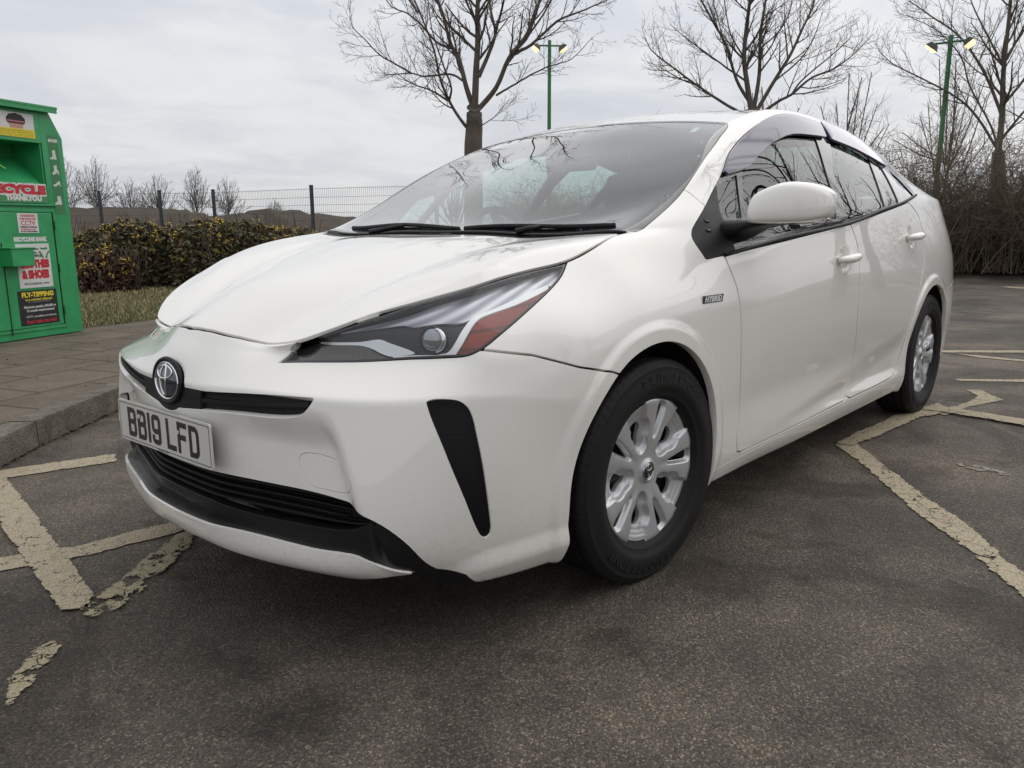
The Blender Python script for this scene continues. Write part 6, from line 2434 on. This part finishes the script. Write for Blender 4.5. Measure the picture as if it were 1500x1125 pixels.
def world():
    w = bpy.data.worlds.new('World')
    bpy.context.scene.world = w
    w.use_nodes = True
    nt = w.node_tree
    bg = nt.nodes['Background']
    bg.inputs['Strength'].default_value = .10
    sky = nt.nodes.new('ShaderNodeTexSky')
    sky.sky_type = 'NISHITA'
    sky.sun_disc = False
    sky.sun_elevation = SUN_EL
    sky.sun_rotation = math.pi / 2 - SUN_AZ
    sky.dust_density = 3.
    tc = nt.nodes.new('ShaderNodeTexCoord')
    sep = nt.nodes.new('ShaderNodeSeparateXYZ')
    nt.links.new(tc.outputs['Generated'], sep.inputs[0])
    def mth(op, a, b, clamp=False):
        o = nt.nodes.new('ShaderNodeMath'); o.operation = op; o.use_clamp = clamp
        for v, i in ((a, 0), (b, 1)):
            if hasattr(v, 'is_linked'):
                nt.links.new(v, o.inputs[i])
            else:
                o.inputs[i].default_value = v
        return o.outputs[0]
    # project the view direction on a cloud deck so that the clouds flatten towards the horizon
    zz = mth('ADD', mth('MAXIMUM', sep.outputs['Z'], 0.), .16)
    cx = mth('DIVIDE', sep.outputs['X'], zz)
    cy = mth('DIVIDE', sep.outputs['Y'], zz)
    cmb = nt.nodes.new('ShaderNodeCombineXYZ')
    nt.links.new(cx, cmb.inputs[0]); nt.links.new(cy, cmb.inputs[1])
    def noise(scale, det, rough, dist, off=0.):
        n = nt.nodes.new('ShaderNodeTexNoise')
        n.inputs['Scale'].default_value = scale
        n.inputs['Detail'].default_value = det
        n.inputs['Roughness'].default_value = rough
        n.inputs['Distortion'].default_value = dist
        mp = nt.nodes.new('ShaderNodeMapping')
        mp.inputs['Location'].default_value = (off, off * .7, 0)
        mp.inputs['Rotation'].default_value = (0, 0, R(35))
        mp.inputs['Scale'].default_value = (1., 1.2, 1)
        nt.links.new(cmb.outputs[0], mp.inputs['Vector'])
        nt.links.new(mp.outputs[0], n.inputs['Vector'])
        return n.outputs['Fac']
    f = mth('ADD', mth('MULTIPLY', noise(.55, 7, .55, .6), .62), mth('MULTIPLY', noise(1.9, 8, .6, .4, 3.), .38))
    cr = nt.nodes.new('ShaderNodeValToRGB')
    e = cr.color_ramp.elements
    e[0].position = .34; e[0].color = (.55, .575, .62, 1)
    e[1].position = .68; e[1].color = (.76, .76, .765, 1)
    m = e.new(.44); m.color = (.60, .62, .655, 1)
    m = e.new(.53); m.color = (.69, .695, .705, 1)
    nt.links.new(f, cr.inputs[0])
    # overcast brighter overhead and round the hidden sun
    dot = nt.nodes.new('ShaderNodeVectorMath'); dot.operation = 'DOT_PRODUCT'
    nt.links.new(tc.outputs['Generated'], dot.inputs[0])
    dot.inputs[1].default_value = (math.cos(SUN_EL) * math.cos(SUN_AZ), math.cos(SUN_EL) * math.sin(SUN_AZ), math.sin(SUN_EL))
    glow = mth('POWER', mth('MAXIMUM', dot.outputs['Value'], 0.), 5.)
    up = mth('MULTIPLY', mth('MAXIMUM', sep.outputs['Z'], 0.), CLOUD_UP)
    k = mth('ADD', mth('ADD', mth('MULTIPLY', glow, .30), up), .86)
    sc = nt.nodes.new('ShaderNodeVectorMath'); sc.operation = 'SCALE'
    nt.links.new(cr.outputs[0], sc.inputs[0])
    nt.links.new(mth('MULTIPLY', k, CLOUD), sc.inputs['Scale'])
    mx = nt.nodes.new('ShaderNodeMix'); mx.data_type = 'RGBA'
    mx.inputs[0].default_value = .93
    nt.links.new(sky.outputs[0], mx.inputs[6]); nt.links.new(sc.outputs[0], mx.inputs[7])
    nt.links.new(mx.outputs[2], bg.inputs['Color'])
    sd = bpy.data.lights.new('sun', 'SUN')
    sd.energy = .75
    sd.angle = R(75)
    sd.color = (1., .965, .91)
    so = bpy.data.objects.new('sun', sd)
    C.objects.link(so)
    d = Vector((math.cos(SUN_EL) * math.cos(SUN_AZ), math.cos(SUN_EL) * math.sin(SUN_AZ), math.sin(SUN_EL)))
    so.rotation_euler = d.to_track_quat('Z', 'Y').to_euler()
    vs = bpy.context.scene.view_settings
    vs.view_transform = 'Standard'
    vs.look = 'None'
    vs.exposure = EXPOSURE
    vs.gamma = 1
    vs.use_curve_mapping = False


CLOUD, CLOUD_UP, EXPOSURE = 11.3, .42, 0.17


def auto_tree(name, label, origin, h, w, seed, mat, group, dens=(2.2, 3.0), lmax=(1.6, .7), twig=.009, nl=9, r=.12):
    rnd = random.Random(seed)
    limbs = [([(0, .0), (rnd.uniform(-.1, .1), h * .2), (rnd.uniform(-.15, .15), h * .32)], r, r * .75, 0)]
    limbs.append(([(0, h * .30), (rnd.uniform(-.2, .2), h * .6), (rnd.uniform(-.3, .3), h * .98)], r * .7, .015, .02))
    for k in range(nl):
        a = -1 + 2 * (k + .5) / nl
        z0 = h * rnd.uniform(.22, .5)
        x1 = a * w * rnd.uniform(.8, 1.05)
        z1 = h * (.98 - .42 * a * a) * rnd.uniform(.85, 1.02)
        limbs.append(([(0, z0), (x1 * .45, z0 + (z1 - z0) * .35), (x1, z1)], r * .42, .012, rnd.uniform(-1, 1) * w * .25))
    return px_tree(name, label, origin, limbs, mat, seed, dens, lmax, group, twig, 1.)


def main():
    make_camera()
    make_mats()
    make_mats2()
    M['lamp_glow'] = emit_mat('lit_lamp_glass', (1., .82, .42), 1.45)
    world()
    build_car()
    ground()
    bank()
    bark = bark_mat('bark', (.065, .052, .042), (.15, .125, .10))
    bark2 = bark_mat('bark_pale', (.075, .064, .050), (.17, .145, .112))
    twigm = bark_mat('twigs', (.105, .080, .058), (.23, .18, .13))
    twigd = bark_mat('twigs_dark', (.045, .034, .025), (.10, .075, .052))
    far = bark_mat('far_twigs', (.085, .075, .068), (.16, .145, .130))
    def fix(limbs, up=()):
        L = list(limbs)
        p, a, b, d = L[0]
        L[0] = ([(p[0][0], .0)] + list(p), a * 1.15, b, d)
        return L + list(up)
    up_a = [([(.1, 4.4), (.25, 5.8), (.05, 7.0), (.15, 8.4)], .045, .010, .1), ([(-.45, 4.2), (-.8, 5.4), (-1.1, 6.6), (-1.2, 7.6)], .040, .008, -.3),
            ([(1.05, 4.3), (1.4, 5.4), (1.6, 6.5), (1.9, 7.5)], .040, .008, .3), ([(.12, 5.0), (.6, 6.0), (1.0, 7.2), (1.1, 8.0)], .030, .008, -.4),
            ([(.1, 5.2), (-.4, 6.2), (-.5, 7.4), (-.7, 8.2)], .030, .008, .4), ([(1.1, 4.7), (1.9, 5.3), (2.5, 6.2)], .026, .007, -.2), ([(-.8, 4.1), (-1.5, 5.1), (-2.0, 6.2)], .026, .007, .2)]
    g = 'bare trees round the car park'
    px_tree('bare_tree', 'bare dark tree rising behind the left end of the windscreen', (TREE_A_O[0], TREE_A_O[1], .08), fix(TREE_A, up_a), bark, 11, (8., 12.5, 13.), (.95, .40, .16), g, None, .55, .62)
    px_tree('bare_tree', 'bare tree forking low just above the white roof', (TREE_B_O[0], TREE_B_O[1], .08), fix(TREE_B), bark, 23, (7., 11., 11.5), (1.15, .50, .20), g, .0022, .55, .55)
    px_tree('bare_tree', 'pale trunked bare tree right of the lamp post, in front of the thicket', (TREE_C_O[0], TREE_C_O[1], .08), fix(TREE_C), bark2, 37, (5.8, 9.5, 10.), (1.5, .65, .25), g, .0026, .55, .60)
    # saplings over the thicket
    sg = 'slender trees growing out of the thicket'
    for k, (x, y, h, w_, lb) in enumerate([(-20.6, -8.3, 4.9, 1.5, 'slender leafless tree growing behind the car tail, leftmost of the thicket trees'),
                                           (-21.5, -6.2, 5.0, 1.6, 'slender leafless tree second from the left above the thicket'),
                                           (-22.4, -3.9, 5.3, 1.7, 'slender leafless tree directly left of the right lamp post'),
                                           (-23.0, -1.0, 6.2, 2.0, 'tall leafless tree behind the pale trunked tree at the right edge')]):
        auto_tree('thicket_tree', lb, (x, y, .1), h, w_, 50 + k, twigm, sg, (6., 9.), (1.1, .5), .0035, 12, .05)
    # out-of-frame trees on the near side that the glass and paint reflect
    rg = 'trees on the near side of the car park'
    for k, (x, y, h, w_, lb) in enumerate([(-3.5, 13.5, 8, 3.2, 'bare tree on the near verge opposite the front doors'), (-10.5, 14.5, 9, 3.4, 'bare tree on the near verge beyond the car tail'),
                                           (4.5, 15.5, 8, 3.0, 'bare tree on the near verge behind the camera'),
                                           (-11.5, 4.6, 8.5, 3.0, 'bare tree in the bay island beyond the right edge of the view'), (-16.5, 5.4, 9, 3.2, 'bare tree beyond the right edge of the view, farther of the two on the island')]):
        auto_tree('bare_tree', lb, (x, y, 0), h, w_, 80 + k, bark, rg, (3.0, 4.0), (1.8, .8), .006, 12, .15)
    thicket('thicket', [(6, 15.0), (-4, 14.2), (-14, 14.8), (-24, 12.)], 2.5, 2600, 1.6, 3.4, 77, twigd)
    # far trees over the bank
    fg = 'far bare trees beyond the fence'
    for k, (x, y, h, w_, lb) in enumerate([(-22.3, -69.1, 7.0, 2.3, 'far bushy bare tree beside the green recycling bank, leftmost on the skyline'), (-24.6, -68.3, 6.8, 2.2, 'far bushy bare tree second from the recycling bank on the skyline'),
                                           (-27.0, -67.3, 5.0, 2.2, 'low far tree between the first two fence posts'), (-28.9, -66.5, 5.4, 2.4, 'far spreading tree behind the second fence post'),
                                           (-31.7, -65.2, 6.1, 1.7, 'far round headed tree standing tallest between the second and third fence posts'), (-33.9, -64.0, 5.2, 2.0, 'far thin tree just right of the round headed one'),
                                           (-37.4, -62.1, 3.4, 1.3, 'small far bush showing through the fence near the hood')]):
        auto_tree('far_tree', lb, (x, y, .1), h, w_, 120 + k, far, fg, (5.5, 7.), (1.2, .6), .012, 16, .07)
    small = auto_tree('bare_bush', 'small twiggy bush top showing left of the dark tree trunk', (-8.35, -8.55, .1), 2.02, .55, 140, twigd, None, (9, 10), (.4, .2), .003, 16, .03)
    # thicket and its litter
    thicket('thicket', [(-14.6, -12.6), (-16.8, -8.9)], 2.4, 1500, 1.3, 2.3, 6, twigm)
    thicket('thicket', [(-16.8, -8.8), (-18.35, -4.8), (-19.0, -2.6), (-19.6, -1.0), (-20.6, .9), (-22.0, 3.8)], 3.8, 6000, 1.3, 3.2, 5, twigm)
    brown = simple('leaf_litter_mat', (.10, .062, .032), .9, var=.45, scale=6)
    def under(rnd):
        t = rnd.random()
        a = Vector((-17.6, -3.4)).lerp(Vector((-20.6, 1.4)), t)
        n_ = Vector((-.86, -.51))
        q = a + n_ * abs(rnd.gauss(0, 1.3))
        return q.x, q.y, .12
    leaf_scatter('leaf_litter', 9000, under, brown, 8, .02, .05)
    def hang(rnd):
        t = rnd.random()
        a = Vector((-16.9, -8.6)).lerp(Vector((-19.3, -2.4)), t / .55) if t < .55 else Vector((-19.3, -2.4)).lerp(Vector((-22.0, 3.2)), (t - .55) / .45)
        q = a + Vector((-.88, -.40)) * rnd.uniform(0, 2.6)
        return q.x, q.y, .12 + abs(rnd.gauss(0, .85))
    leaf_scatter('dead_leaves', 16000, hang, simple('dead_leaf_mat', (.24, .155, .09), .9, var=.5, scale=3), 18, .018, .045, 0)
    def gut2(rnd):
        a = Vector((-17.0, -3.9)).lerp(Vector((-20.4, 1.3)), rnd.random())
        q = a + Vector((.86, .51)) * rnd.uniform(-.3, .25)
        return q.x, q.y, (.13 if (q - a).dot(Vector((.86, .51))) < 0 else .004)
    leaf_scatter('gutter_leaves', 1500, gut2, brown, 28, .015, .035, .006)
    def gut(rnd):
        t = rnd.random()
        i = 3 + int(t * 4)
        a = Vector(KERB[i]).lerp(Vector(KERB[i + 1]), rnd.random())
        n_ = Vector((.66, .74)).normalized()
        q = a + n_ * abs(rnd.gauss(0, .05))
        return q.x, q.y, .0
    leaf_scatter('gutter_leaves', 420, gut, brown, 9, .006, .018, .006)
    leaf_scatter('gutter_leaves', 60, lambda r_: (r_.uniform(-.5, 1.0), r_.uniform(-4.6, -2.6), .12), brown, 19, .006, .016, .004)
    leaf_scatter('tarmac_leaves', 150, lambda r_: (r_.uniform(-7, 1.6), r_.uniform(-1.2, 3.2), 0), brown, 41, .004, .012, .004)
    twig = Tubes()
    twig.add([Vector((1.262, .285, .006)), Vector((1.235, .245, .010)), Vector((1.235, .20, .007)), Vector((1.215, .165, .012))], .0016, .0010, 5)
    twig.add([Vector((1.235, .20, .007)), Vector((1.222, .192, .010))], .001, .0007, 4)
    o = twig.build('fallen_twig', twigm)
    tag(o, 'thin brown twig lying on the asphalt at the lower left', 'twig')
    # hedge
    leafm = leaf_mat('hedge_leaves')
    flow = simple('mahonia_flowers', (.55, .38, .03), .7, var=.25, scale=40)
    hg = 'shrubs on the verge'
    hedge((-4.75, -9.75, .1), (1.42, 1.0, 1.10), 15000, 3, 'big rounded shrub with yellow flowers, right one, behind the hood', leafm, flow, twigd, .07, hg)
    hedge((-3.45, -10.75, .1), (1.15, .9, 1.08), 11000, 4, 'big shrub with yellow flowers between the recycling bank and the larger shrub', leafm, flow, twigd, .07, hg)
    hedge((-2.62, -9.85, .1), (.42, .40, .62), 3600, 6, 'small brownish shrub right beside the recycling bank', leaf_mat('hedge_leaves_red', (.10, .05, .03)), flow, twigd, .10, hg)
    dry = simple('dry_grass', (.42, .33, .19), .9, var=.35, scale=3)
    grn = simple('green_grass', (.14, .155, .055), .9, var=.4, scale=3)
    def vg(rnd):
        while True:
            x, y = rnd.uniform(-6.5, .2), rnd.uniform(-12.5, -5.6)
            if y < -5.66 - .35 * (-1.39 - x) * (x < -1.39) and (x + 1.0 > (-y - 5.5) * -1.9):
                return x, y, .11
    grass('dry_grass', 24000, vg, dry, 31, .042)
    grass('green_grass', 40000, vg, grn, 32, .036)
    leaf_scatter('leaf_litter', 1500, vg, brown, 33, .012, .03)
    # fences
    wire = simple('fence_wire', (.05, .055, .06), .5, .3)
    post = simple('fence_post_mat', (.035, .045, .050), .5, var=.2)
    mesh_fence([(-5.2, -26.8), (-7.76, -23.3), (-8.88, -21.75), (-9.77, -20.21), (-10.49, -16.28), (-11.74, -12.75)], [.1] * 5, 'dark welded mesh fence with posts behind the flowering shrubs', wire, post, True, .06, 1.92, .0035)
    mesh_fence([(-16.7, -7.9), (-18.6, -3.6), (-19.7, -1.6), (-21.3, 1.4)], [.1] * 3, 'dark mesh fence run hidden in the thicket at the right', wire, post, True, .07, 1.9, .0022)
    # earth bund behind the fence
    rid = [(-2, 1.9), (-10.5, 1.75), (-13.2, 2.02), (-17.0, 2.02), (-19.0, 1.72), (-20.6, 1.80), (-21.6, 2.0), (-25.0, 1.62), (-28.5, 1.10), (-34, .5), (-42, .3)]
    V, F = [], []
    rnd = random.Random(3)
    R_ = rounded(rid, 8, False)
    for i, (x, z) in enumerate(R_):
        y = -42.5 + max(0, (-x - 10)) * .52
        for (dy, f) in ((6, 0), (3.5, .45), (1.5, .62), (0, 1), (-2, .95), (-8, .0)):
            V.append((x, y + dy, .09 + (z - .09) * f + (rnd.uniform(-.09, .09) if f > .2 else 0)))
    for i in range(len(R_) - 1):
        for j in range(5):
            F.append((i * 6 + j, (i + 1) * 6 + j, (i + 1) * 6 + j + 1, i * 6 + j + 1))
    bm_ = simple('bund_earth', (.070, .052, .038), .95, var=.35, scale=1.2)
    o = mesh_obj('hill', V, F, bm_, None, True)
    o['kind'] = 'structure'
    # lamps
    lamp_post((-14.7, -11.55, .1), 5.60, 'green lamp post with two lit floodlights behind the dark tree', math.atan2(-11.55 - 1.95, -14.7 - 1.82) + R(8))
    lamp_post((-17.05, -2.75, .1), 4.75, 'green lamp post with two lit floodlights beside the pale trunked tree', math.atan2(-2.75 - 1.95, -17.05 - 1.82) + R(-10))


def leaf_mat(name, c=None):
    t = NT(name)
    g = t.geo()
    f = t.noise(5, 5, .7, g)
    f2 = t.noise(40, 2, .6, g)
    if c:
        col = t.ramp(f2, [(.3, tuple(x * .5 for x in c)), (.6, c), (.75, (.16, .09, .05))])
    else:
        a = t.ramp(f2, [(.30, (.024, .032, .013)), (.50, (.062, .070, .028)), (.62, (.12, .105, .045)), (.74, (.22, .11, .05))])
        b = t.ramp(f2, [(.30, (.045, .028, .018)), (.50, (.13, .080, .045)), (.70, (.26, .16, .085))])
        col = t.mixc(t.ramp(f, [(.45, (0, 0, 0)), (.62, (1, 1, 1))]), a, b)
    t.col(col)
    t.set(Roughness=.55)
    return t.m


HQ = True
main()
